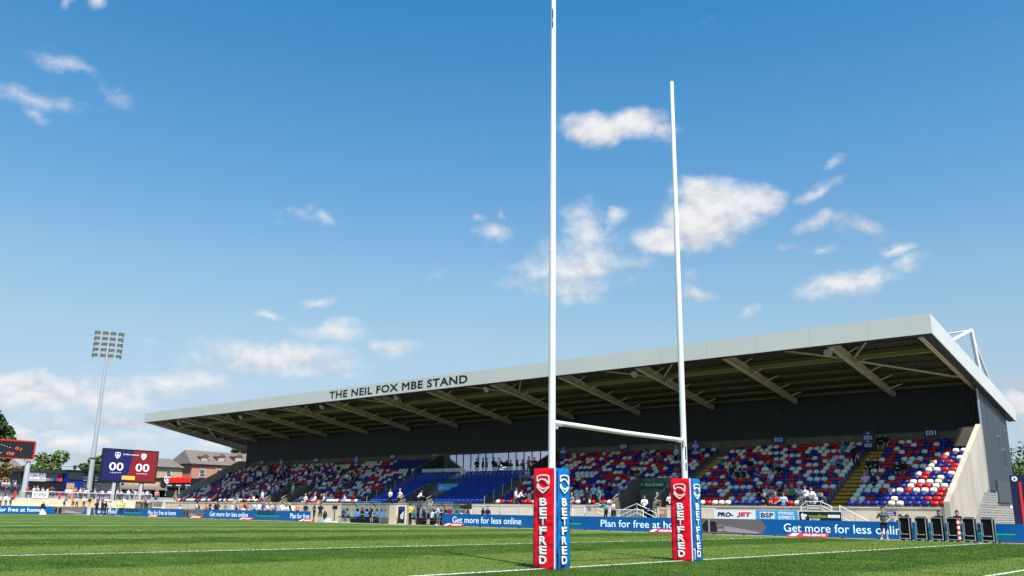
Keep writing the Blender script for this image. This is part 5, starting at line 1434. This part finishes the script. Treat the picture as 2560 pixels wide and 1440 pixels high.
for a, nm in ((.245, 'TRINITY'), (.735, 'LEOPARDS')):
    lettering('00', sp_(a, .46), (0, 1, 0), (0, 0, 1), Wd*.26, Hg*.26, SW, t, bold=.012, depth=.01)
    lettering(nm, sp_(a, .26), (0, 1, 0), (0, 0, 1), Wd*.2, Hg*.032, SW, t, bold=.02, depth=.01, space=1.5)
b = MB(); b.prism([(Wd*.37, Hg*.05), (Wd*.61, Hg*.05), (Wd*.61, Hg*.17), (Wd*.37, Hg*.17)], (SX+.015, y0, z0), (0, 1, 0), (0, 0, 1), .01); b.build('yellow_strip', SY, t)
lettering('@LEDStudio', (SX+.03, y0+Wd*.49, z0+Hg*.11), (0, 1, 0), (0, 0, 1), Wd*.19, Hg*.05, P('ink_olive', (.12, .09, .02), .5, 0), t, depth=.008)
lettering('SUPER LEAGUE', sp_(.49, .87), (0, 1, 0), (0, 0, 1), Wd*.3, Hg*.04, SW, t, bold=.01, depth=.008)
def crest(c, u, w, s_, m1, m2, parent, cross=True):
    nn = V(u).cross(V(w))
    sh = [(-.5, .5), (0, .6), (.5, .5), (.5, -.05), (.32, -.38), (0, -.65), (-.32, -.38), (-.5, -.05)]
    b = MB(); b.stroke([(p[0]*s_, p[1]*s_) for p in sh], .13*s_, c, u, w, .012, True); o_ = b.build('crest_outline', m1, parent)
    if not cross:
        b = MB(); b.prism([(p[0]*s_*.9, p[1]*s_*.9) for p in sh][::-1], V(c), u, w, -.008); b.build('crest_field', m1, parent)
    b = MB(); b.prism([(-.11*s_, -.45*s_), (.11*s_, -.45*s_), (.07*s_, .0), (.16*s_, .2*s_), (0, .42*s_), (-.16*s_, .2*s_), (-.07*s_, 0)], V(c)+nn*.012, u, w, .008)
    b.prism([(-.36*s_, -.08*s_), (.36*s_, -.08*s_), (.36*s_, .06*s_), (-.36*s_, .06*s_)], V(c)+nn*.014, u, w, .008); b.build('crest_charge', m1 if cross else m2, parent)
crest(sp_(.245, .83), (0, 1, 0), (0, 0, 1), Wd*.085, SW, SN, t); crest(sp_(.735, .83), (0, 1, 0), (0, 0, 1), Wd*.085, SW, glow('screen_lilac', S(120, 130, 200), .3), t, False)
for u in (285, 353):
    yy = yx(u, SX, 1220); b = MB(); b.box((SX-.42, yy-.22, 1.9), (SX-.08, yy+.22, z0-.2)); b.build('leg', P('pale_post', (.5, .5, .5), .5, .08), t)
    b = MB(); b.box((SX-.5, yy+.3, 1.9), (SX-.35, yy+.5, z0-.2)); b.build('cable_duct', BLACK, t)
# angled clock board at the left
LX = -117.2
y1 = yx(84, LX, 1125); z1, z0 = zx(60, 1105, LX), zx(60, 1146, LX); y0 = y1-9.5
t = empty('clock_board', (LX, y1, 1.9), 'black clock board with red frame and red digits on a grey column', 'clock board')
b = MB(); b.box((LX-.35, y0, z0), (LX, y1, z1)); b.build('board', P('matt_black', (.014, .016, .018), .5, .1), t)
RF = P('red_frame', S(190, 50, 44), .45, .05)
b = MB(); b.box((LX-.36, y0, z1), (LX+.06, y1+.14, z1+.22)); b.build('top_frame', RF, t)
b = MB(); b.box((LX-.36, y0, z0-.10), (LX+.06, y1+.14, z0)); b.build('bottom_frame', RF, t)
b = MB(); b.box((LX-.36, y1, z0), (LX+.06, y1+.22, z1)); b.build('side_frame', RF, t)
RD = glow('digit_red', (.85, .10, .06), .35)
lettering('01', (LX+.02, y1-1.95, z0+1.25), (0, 1, -.25), (0, .35, .9), .8, .42, RD, t, bold=.0, depth=.01); lettering('08', (LX+.02, y1-2.85, z0+.55), (0, 1, -.12), (0, .35, .9), .9, .42, RD, t, bold=.0, depth=.01)
for k in range(12):
    for rr in (0, 1):
        b = MB(); yy = y1-3.1-k*.36-rr*1.0; zz = z0+1.30+k*.105-rr*.72
        if yy > y0+.3 and zz < z1-.1: b.box((LX+.001, yy, zz), (LX+.012, yy+.13, zz+.06)); b.build('white_dash', SIGNW, t)
b = MB(); yy = yx(68, LX, 1190); b.tube([(LX-.3, yy, 1.9), (LX-.3, yy, z0-.3), (LX-.3, yy, z0-.1)], [.42, .30, .26], 12); b.build('column', GALV, t, True)
b = MB(); b.box((LX-.7, yy-.5, z0-.32), (LX+.1, yy+.5, z0-.11)); b.build('column_head', GALV, t)

# floodlight mast
p = at(220, 1240, X=-124.0); fx, fy = p.x, p.y
t = empty('floodlight_mast', (fx, fy, 1.9), 'tall tapered grey floodlight mast with five rows of lamps behind the terrace', 'floodlight')
b = MB(); b.tube([(fx, fy, 1.9), (fx, fy, 8.0), (fx, fy, 23.6), (fx, fy, 27.6)], [.40, .35, .19, .14], 14); b.build('mast', GALV, t, True)
b = MB(); b.tube([(fx, fy, 8.05), (fx, fy, 8.2)], .42, 12); b.tube([(fx, fy-.6, 8.1), (fx, fy+.6, 8.1)], .03, 6); b.build('collar', DARK, t)
ca, sa = math.cos(-.5), math.sin(-.5); uu = V((-sa*.9, ca, 0)).normalized()
LAMP = P('lamp_glass', (.30, .30, .26), .25, .1, spec=.6)
for i in range(5):
    z = 23.75+i*.88
    b = MB(); b.bar(V((fx, fy, z-.28))-uu*1.85, V((fx, fy, z-.28))+uu*1.85, .09); arm = b.build('cross_arm', GALV, t)
    for j in range(4):
        c = V((fx, fy, z))+uu*((j-1.5)*1.13); d = V((.86, -.35, -.42)).normalized(); sdv = d.cross(V((0, 0, 1))).normalized(); upd = sdv.cross(d)
        b = MB(); b.prism([(-.33, -.28), (.33, -.28), (.33, .28), (-.33, .28)], c-d*.18, sdv, upd, -.02)
        vs = [c+d*.06+sdv*a*.40+upd*e*.33 for a, e in ((-1, -1), (1, -1), (1, 1), (-1, 1))]+[c-d*.22+sdv*a*.22+upd*e*.18 for a, e in ((-1, -1), (1, -1), (1, 1), (-1, 1))]
        b = MB(); b.add(vs, [(3, 2, 1, 0), (4, 5, 6, 7), (0, 1, 5, 4), (1, 2, 6, 5), (2, 3, 7, 6), (3, 0, 4, 7)]); lp = b.build('lamp', DARK, t)
        vs = [c+d*.065+sdv*a*.35+upd*e*.29 for a, e in ((-1, -1), (1, -1), (1, 1), (-1, 1))]; b = MB(); b.add(vs, [(0, 1, 2, 3)]); b.build('lamp_glass', LAMP, lp)

# ---- buildings behind the terrace
def bbox_part(par, name, X0, X1, ua, ub, va, vb, m, X=None):
    Xp = X or X1
    ya, yb_ = yx(ua, Xp, (va+vb)/2), yx(ub, Xp, (va+vb)/2); zt, zb = zx((ua+ub)/2, va, Xp), zx((ua+ub)/2, vb, Xp)
    b = MB(); b.box((X0, ya, zb), (X1, yb_, zt)); return b.build(name, m, par)
BX = -127.0
t = empty('bar_building', (BX, yx(115, BX), 1.9), 'low black bar with a wide picture sign over its serving hatch', 'bar')
bbox_part(t, 'wall', BX-4, BX, 50, 166, 1180, 1237, P('matt_black', (.014, .016, .018)))
bbox_part(t, 'roof', BX-4.2, BX+.5, 48, 168, 1176, 1181, DARK)
bbox_part(t, 'hatch', BX-.2, BX+.03, 82, 160, 1207, 1232, P('hatch_dark', (.006, .006, .007), .7, .1))
sg = bbox_part(t, 'sign_board', BX+.03, BX+.1, 67, 116, 1180, 1203, P('sign_grey', (.42, .43, .44), .6, .15, 1.2))
ph = bbox_part(t, 'picture_board', BX+.03, BX+.1, 116.5, 157, 1180, 1203, P('photo_print', (.22, .22, .22), .6, .75, 1.1))
ya, yb_ = yx(70, BX), yx(114, BX); zc = zx(95, 1190, BX)
lettering('BIGBAR', (BX+.11, (ya+yb_)/2, zc), (0, 1, 0), (0, 0, 1), yb_-ya, .85, SW, sg, bold=.04, depth=.02)
bbox_part(ph, 'red_patch', BX+.1, BX+.12, 143, 152, 1188, 1203, MATR); bbox_part(ph, 'blue_patch', BX+.1, BX+.13, 133, 142, 1194, 1203, BLUEP)
t = empty('portable_cabin', (-126, yx(188, -126), 1.9), 'bright blue portable cabin with plywood sheet in front, beside the bar', 'cabin')
bbox_part(t, 'wall', -129, -125.5, 168, 208, 1181, 1232, P('deep_blue_paint', S(12, 44, 124), .5, .1)); bbox_part(t, 'dark_front', -125.5, -125.4, 172, 207, 1181, 1199, DARK)
b = MB(); yy = yx(168, -121); b.box((-121, yy, 1.9), (-120.9, yx(187, -121), zx(178, 1208, -121))); b.build('plywood_sheet', P('plywood', (.46, .30, .14), .8, .15), None, label='tilted sheet of plywood standing on the terrace', cat='plywood')
t = empty('clubhouse', (-130, yx(235, -130), 1.9), 'long low dark grey clubhouse with a glazed upper strip', 'clubhouse')
bbox_part(t, 'wall', -138, -130, 170, 300, 1180, 1240, P('clubhouse_grey', (.05, .056, .062), .6, .1))
bbox_part(t, 'roof', -138.3, -129.6, 168, 302, 1177, 1181, BLACK)
ue = np.linspace(174, 296, 9)
for a, c in zip(ue[:-1], ue[1:]): bbox_part(t, 'window', -130, -129.93, a+.6, c-.6, 1184, 1196, P('dim_glass', (.10, .115, .12), .12, .05, spec=.6))
bbox_part(t, 'sign_strip', -130, -129.9, 172, 300, 1198, 1203, BLACK)
for q in range(26):
    if q % 5: bbox_part(t, 'sign_letter', -129.89, -129.86, 192+q*2.6, 193.6+q*2.6, 1199.5, 1201.8, P('dull_white', (.45, .45, .45)))
# stone house
STONE = brick_mat('sandstone_blocks', (.62, .44, .25), (.46, .315, .175), (.32, .25, .17), .62, .27, (R(90), 0, R(90)), .03)
SLATE = P('slate_roof', (.14, .115, .10), .8, .2, 2.5, bump=.4, bscale=6)
HX = -138.0
t = empty('stone_house', (HX, yx(425, HX), 1.9), 'sandstone house with a hipped slate roof behind the big screen', 'house')
bbox_part(t, 'wall', HX-8, HX, 340, 455, 1167, 1215, STONE)
def hip(par, X0, X1, ua, ub, vE, ra, rb, vR, m, ov=.4):
    ya, yb_ = yx(ua, X1, vE)-ov, yx(ub, X1, vE)+ov; ze_ = zx((ua+ub)/2, vE, X1); Xr = (X0+X1)/2
    r0, r1 = yx(ra, Xr, vR), yx(rb, Xr, vR); zr = zx((ra+rb)/2, vR, Xr)
    b = MB(); b.add([(X1+ov, ya, ze_), (X1+ov, yb_, ze_), (X0-ov, yb_, ze_), (X0-ov, ya, ze_), (Xr, r0, zr), (Xr, r1, zr)], [(0, 1, 5, 4), (1, 2, 5), (2, 3, 4, 5), (3, 0, 4), (3, 2, 1, 0)])
    return b.build('roof', m, par)
rf = hip(t, HX-8, HX, 340, 455, 1167, 345, 428, 1145, SLATE)
for q in range(18): bbox_part(t, 'eaves_bracket', HX, HX+.35, 342+q*6.3, 343.6+q*6.3, 1167.5, 1170, P('dark_wood', (.03, .02, .015), .7, .1))
def window(par, X, ua, ub, va, vb, lintel=None):
    f_ = bbox_part(par, 'window', X, X+.05, ua, ub, va, vb, P('window_frame_white', (.6, .6, .58), .5, .05))
    du, dv = (ub-ua)*.10, (vb-va)*.06; vm = (va+vb)/2
    for a, c in ((va+dv, vm-dv*.5), (vm+dv*.5, vb-dv)): bbox_part(f_, 'pane', X+.05, X+.07, ua+du, ub-du, a, c, P('window_glass', (.05, .06, .07), .08, .05, spec=.7))
    if lintel: bbox_part(f_, 'lintel', X, X+.09, ua-1, ub+1, va-3.2, va-.2, lintel); bbox_part(f_, 'sill', X, X+.12, ua-1, ub+1, vb+.2, vb+1.6, lintel)
LINT = P('stone_lintel', (.45, .36, .26), .8, .1)
window(t, HX+.0, 416, 428, 1175, 1195, LINT)
cb = bbox_part(rf, 'chimney', HX-7, HX-6, 452, 460, 1146, 1165, STONE, X=HX-6)
t = empty('stone_annexe', (-132, yx(340, -132), 1.9), 'low stone annexe with a long sloping slate canopy under the big screen', 'annexe')
bbox_part(t, 'wall', -135, -132, 274, 409, 1203, 1217, STONE)
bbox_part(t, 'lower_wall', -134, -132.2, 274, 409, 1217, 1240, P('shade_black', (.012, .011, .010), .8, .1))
ya, yb_ = yx(270, -132), yx(411, -132); za, zb = zx(340, 1214, -132), zx(340, 1222, -130.6)
b = MB(); b.add([(-132, ya, za), (-132, yb_, za), (-130.4, yb_, zb), (-130.4, ya, zb), (-132, ya, za-.12), (-132, yb_, za-.12), (-130.4, yb_, zb-.12), (-130.4, ya, zb-.12)], [(0, 1, 2, 3), (7, 6, 5, 4), (3, 2, 6, 7), (0, 3, 7, 4), (1, 5, 6, 2)]); b.build('canopy', SLATE, t)
for a in (283, 301): window(t, -131.99, a, a+11, 1206, 1212)
# brick house with three dormers
BRICK = brick_mat('red_brick', (.58, .22, .135), (.48, .175, .11), (.42, .31, .24), .23, .08, (R(90), 0, R(90)), .008)
HX = -140.0
t = empty('brick_house', (HX, yx(545, HX), 1.9), 'red brick house with three gabled dormers in its slate roof', 'house')
bbox_part(t, 'wall', HX-8, HX, 476, 660, 1163, 1240, BRICK)
ya, yb_ = yx(474, HX, 1163), yx(668, HX, 1163); ze_ = zx(560, 1162, HX); zr = zx(560, 1131, HX-4)
b = MB(); b.add([(HX+.4, ya, ze_-.1), (HX+.4, yb_, ze_-.1), (HX-4, yb_, zr), (HX-4, ya+.9, zr), (HX-8.4, ya, ze_-.1), (HX-8.4, yb_, ze_-.1)], [(0, 1, 2, 3), (3, 2, 5, 4), (0, 3, 4), (1, 5, 2), (0, 4, 5, 1)])
rf = b.build('roof', SLATE, t)
for q in range(24): bbox_part(t, 'eaves_dentil', HX, HX+.18, 478+q*6.4, 481+q*6.4, 1164, 1166.5, P('dark_wood', (.03, .02, .015)))
for u in (511, 553, 596):
    f0 = HX-.8; ya, yb_ = yx(u-8.5, f0, 1150), yx(u+8.5, f0, 1150); zb, zt = zx(u, 1156, f0), zx(u, 1141, f0); zp = zx(u, 1133.5, f0)
    b = MB(); b.box((f0-2.6, ya, zb), (f0, yb_, zt)); dm = b.build('dormer', BRICK, t)
    b = MB(); b.prism([(ya-.3, zt-.05), (yb_+.3, zt-.05), ((ya+yb_)/2, zp+.1)], (f0-2.8, 0, 0), (0, 1, 0), (0, 0, 1), 3.0); b.build('dormer_roof', SLATE, dm)
    b = MB(); b.stroke([(ya-.3, zt-.05), ((ya+yb_)/2, zp+.1), (yb_+.3, zt-.05)], .12, (f0+.2, 0, 0), (0, 1, 0), (0, 0, 1), .06); b.build('barge_board', P('cream_wood', (.4, .3, .24), .6, .1), dm)
    yc = (ya+yb_)/2; b = MB(); b.box((f0, ya+.12, zb+.1), (f0+.03, yb_-.12, zt-.08)); b.build('dormer_frame', P('pink_frame', (.42, .30, .24), .6, .1), dm)
    b = MB(); b.box((f0+.03, ya+.22, zb+.25), (f0+.045, yb_-.22, zt-.2)); b.build('dormer_glass', P('blind_glass', (.42, .40, .36), .2, .1), dm)
for u in (506, 547, 590): window(t, HX+.0, u-7, u+7, 1175, 1192, LINT)
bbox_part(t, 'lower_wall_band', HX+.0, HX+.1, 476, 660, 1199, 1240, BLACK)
# black-fronted building with the red sign
t = empty('black_shopfront', (-131, yx(450, -131), 1.9), 'black-fronted building carrying a bright red sign', 'shopfront')
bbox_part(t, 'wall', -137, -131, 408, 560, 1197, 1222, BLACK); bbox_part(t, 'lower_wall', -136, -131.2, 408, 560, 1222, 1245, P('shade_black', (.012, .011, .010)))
for a in (414, 447, 465): bbox_part(t, 'column', -130.9, -130.7, a, a+1.5, 1217, 1240, GALV)
RN = glow('sign_neon_red', S(230, 20, 16), .5)
for q in range(9):
    h_ = (0, 3, 1, 4, 2, 4, 1, 3, 0)[q]; bbox_part(t, 'sign_letter', -130.98, -130.85, 423+q*6.0, 428.2+q*6.0, 1195-h_*.8, 1206, RN)
for q in range(3): bbox_part(t, 'small_sign', -130.98, -130.9, 417+q*23, 430+q*23, 1212, 1215, P('dull_white', (.45, .45, .45)))
crest((-130.95, yx(417.5, -131), zx(417, 1200, -131)), (0, 1, 0), (0, 0, 1), .9, SW, BLACK, t)
# utility pole with wires
p = at(179, 1230, X=-150); t = empty('utility_pole', (p.x, p.y, 1.5), 'thin dark wooden utility pole with wires behind the cabin', 'utility pole')
zt = zx(179, 1163, -150); b = MB(); b.tube([(p.x, p.y, 1.5), (p.x, p.y, zt)], .14, 8); b.build('pole', P('dark_wood', (.03, .02, .015)), t); b = MB(); b.box((p.x-.2, p.y-.25, zt-.6), (p.x+.2, p.y+.25, zt)); b.build('transformer', DARK, t)
for (u2, v2) in ((240, 1148), (120, 1158)):
    q2 = at(u2, v2, X=-150); b = MB(); b.tube([(p.x, p.y, zt-.2), ((p.x+q2.x)/2, (p.y+q2.y)/2, (zt+q2.z)/2-.4), q2], .03, 4); b.build('wire', BLACK, t)
# navy kiosk at the right end of the stand
kx0, ky = -1.0, 47.0
t = empty('entrance_panel', (kx0+2.5, ky, 0), 'navy entrance panel with white crest and red stripe beside the stand end', 'panel')
zt = at(2532, 1188, Y=ky).z; b = MB(); b.box((at(2529, 1240, Y=ky).x, ky, 0), (6, ky+.3, zt)); b.build('panel', P('navy_panel', S(22, 30, 62), .5, .06), t)
cc = at(2536, 1197, Y=ky-.02); b = MB(); b.tube([(cc.x, ky-.005, cc.z), (cc.x, ky-.02, cc.z)], .16, 16); b.build('crest_disc', SIGNW, t)
b = MB(); b.prism([(-.05, -.02), (.05, -.02), (.03, .12), (-.03, .12)], (cc.x, ky-.022, cc.z-.05), (1, 0, 0), (0, 0, 1), .006); b.build('crest_charge', NAVY, t)
p0, p1 = at(2549, 1205, Y=ky-.03), at(2562, 1312, Y=ky-.03); b = MB(); b.bar(p0, p1, .14, .03, up=V((0, 1, 0))); b.build('red_stripe', MATR, t)
c = at(2528, 1258, X=WX1+.06); t = empty('white_notice', c, 'small white notice with red print on the block wall of the stand end', 'notice'); b = MB(); b.box((WX1+.035, c.y-.3, c.z-.35), (WX1+.05, c.y+.3, c.z+.35)); b.build('notice_board', SIGNW, t); b = MB(); b.box((WX1+.052, c.y-.2, c.z-.1), (WX1+.056, c.y+.2, c.z+.2)); b.build('red_print', REDI, t)

# ---- terrace crowd
TG = 'people on the far terrace'
pl = random.Random(23)
names = ['under the big screen', 'in front of the bar', 'beside the floodlight mast', 'behind the white banner', 'by the corner ramp']
for k in range(64):
    u = pl.uniform(62, 470); back = pl.uniform(.5, 6.0) if k % 3 else .55
    if u > 392: X = -118-pl.uniform(0, 5)
    else: X = TX-.1-back
    yy = yx(u, X, 1225)
    nb = 'under the big screen' if 258 < u <= 392 else 'by the corner ramp' if u > 392 else 'beside the floodlight mast' if 190 < u <= 258 else 'behind the white banner' if 84 < u < 130 else 'in front of the bar and cabin'
    person(pl.choice(['stand', 'stand', 'folded', 'hips', 'phone', 'lean']), X, yy, 1.88, math.pi/2+pl.uniform(-1.2, 1.2) if pl.random() < .7 else -math.pi/2, pl.choice(TOPS+['white shirt', 'white chevron jersey', 'pink top', 'coral top', 'teal top']), pl.choice(BOTS), f'on the terrace {nb}', TG, pl.uniform(.93, 1.04))
for u in (2, 8, 16, 24, 34, 40): 
    person('stand', -121.5, yx(u, -121.5), 2.6, math.pi/2+pl.uniform(-.5, .5), 'white chevron jersey' if u % 4 == 0 else 'navy top', 'black trousers', 'on the raised part of the terrace', TG)
for u in (9, 23, 36, 170, 190, 200, 218, 231, 252, 263, 274, 318, 362, 370, 376):
    person(pl.choice(['lean', 'stand', 'folded', 'phone']), -114.6, yx(u, -114.6), .72, math.pi/2+pl.uniform(-.6, .6), pl.choice(['white shirt', 'white chevron jersey', 'black top', 'navy top', 'coral top', 'purple top']), pl.choice(BOTS), 'on the walkway, ' + ('near the clock board' if u < 60 else 'below the mast' if u < 240 else 'below the big screen'), TG, pl.uniform(.92, 1.0))

# ---- trees
def leaf_mat(name, c):
    m = P(name, c, .6, .45, .9, spec=.25); return m
LEAF = [leaf_mat('leaf_green', (.095, .150, .035)), leaf_mat('leaf_dark', (.040, .075, .018)), leaf_mat('leaf_light', (.160, .205, .060)), leaf_mat('leaf_rust', (.17, .085, .02))]
BARK = P('bark', (.07, .05, .035), .9, .3, 8, bump=.5, bscale=10)
def tree(x, y, z0, h, rad, label, lm, seed, leaf=.30, n=2600, group='trees around the ground'):
    rt = np.random.RandomState(seed)
    t = empty('tree', (x, y, z0), label, 'tree', group)
    b = MB(); th = h*.45; b.tube([(x, y, z0), (x+.1, y, z0+th*.5), (x-.05, y+.1, z0+th), (x, y, z0+h*.8)], [h*.03, h*.024, h*.018, h*.006], 8)
    cl = []
    for k in range(15):
        a = rt.rand()*6.28; e = rt.uniform(-.35, 1.0); rr = rad*rt.uniform(.35, .95)*math.sqrt(max(.15, 1-.6*e*e))
        c = V((x+math.cos(a)*rr, y+math.sin(a)*rr, z0+h*.62+e*h*.32)); cl.append((c, rad*rt.uniform(.28, .50)))
        if k < 9: b.tube([(x, y, z0+h*rt.uniform(.28, .5)), (x*.5+c.x*.5, y*.5+c.y*.5, c.z*.6+(z0+h*.4)*.4), c], [h*.012, h*.008, h*.003], 5)
    b.build('trunk', BARK, t, True)
    N = n; ci = rt.randint(0, len(cl), N); cc = np.array([c[0][:] for c in cl])[ci]; cr = np.array([c[1] for c in cl])[ci]
    d = rt.normal(size=(N, 3)); d /= np.linalg.norm(d, axis=1)[:, None]
    pos = cc+d*(cr*rt.uniform(.55, 1.08, N))[:, None]*np.array([1, 1, .8])
    u1 = rt.normal(size=(N, 3)); u1 /= np.linalg.norm(u1, axis=1)[:, None]; u2 = np.cross(u1, d+rt.normal(size=(N, 3))*.5); u2 /= np.linalg.norm(u2, axis=1)[:, None]
    sz = leaf*rt.uniform(.6, 1.3, N)[:, None]
    co = np.stack([pos-u1*sz, pos+u2*sz*.6, pos+u1*sz, pos-u2*sz*.6], 1).astype(np.float32)
    me = bpy.data.meshes.new('crown'); me.vertices.add(4*N); me.vertices.foreach_set('co', co.ravel()); me.loops.add(4*N); me.loops.foreach_set('vertex_index', np.arange(4*N, dtype=np.int32))
    me.polygons.add(N); me.polygons.foreach_set('loop_start', np.arange(0, 4*N, 4, dtype=np.int32)); me.polygons.foreach_set('material_index', (rt.rand(N) < .35).astype(np.int32))
    me.materials.append(lm); me.materials.append(LEAF[1]); me.update(calc_edges=True)
    o = bpy.data.objects.new('crown', me); COL.objects.link(o); o.parent = t; o.matrix_parent_inverse = parent_inv(t)
def tree_px(u, vtop, X, wpx, label, lm, seed, z0=0., n=2600, **k):
    p = at(u, 1230, X=X); zt = zx(u, vtop, X); dep = (p-CAM).dot(fwd); tree(p.x, p.y, z0, zt-z0, wpx/2/FPX*dep, label, lm, seed, leaf=.0022*dep, n=n, **k)
tree_px(-30, 1020, -145, 78, 'tall dark tree rising above the clock board', LEAF[1], 1, n=3200)
tree_px(118, 1132, -160, 92, 'round light green tree behind the bar', LEAF[2], 2)
tree_px(78, 1145, -150, 56, 'olive green tree right of the grey column', LEAF[0], 3)
tree_px(236, 1138, -160, 62, 'green tree between the mast and the big screen', LEAF[2], 4)
tree_px(204, 1158, -158, 40, 'small green tree left of the mast', LEAF[0], 8)
tree_px(604, 1104, -150, 70, 'green tree above the roof of the brick house', LEAF[2], 5)
tree_px(18, 1165, -136, 80, 'low bush with rust leaves behind the raised terrace', LEAF[3], 6)
tree_px(52, 1172, -134, 50, 'low orange-leaved bush beside the bar', LEAF[3], 7)
tree_px(458, 1143, -162, 40, 'small tree behind the stone house chimney', LEAF[0], 10)
p = at(2562, 1230, Y=78); tree(p.x+1.5, p.y, 0, at(2560, 1128, Y=78).z, 3.4, 'green tree beyond the right end of the stand', LEAF[0], 12, leaf=.2)
p = at(2620, 1230, Y=82); tree(p.x+1.5, p.y, 0, at(2560, 1100, Y=82).z, 4.2, 'taller green tree beyond the entrance panel', LEAF[2], 13, leaf=.2)
# grey houses and a hedge line far behind close the view at the left
t = empty('distant_house', (-175, yx(40, -175), 0), 'grey gabled house half hidden behind the clock board', 'house')
bbox_part(t, 'wall', -183, -175, -30, 62, 1178, 1240, P('grey_render', (.20, .19, .18), .9, .1))
ya, yb_ = yx(-34, -175), yx(66, -175); ze_ = zx(20, 1178, -175); b = MB(); b.add([(-174.5, ya, ze_), (-174.5, yb_, ze_), (-179, yb_-2, ze_+3), (-179, ya+2, ze_+3), (-183.5, ya, ze_), (-183.5, yb_, ze_)], [(0, 1, 2, 3), (3, 2, 5, 4), (0, 3, 4), (1, 5, 2)]); b.build('roof', SLATE, t)
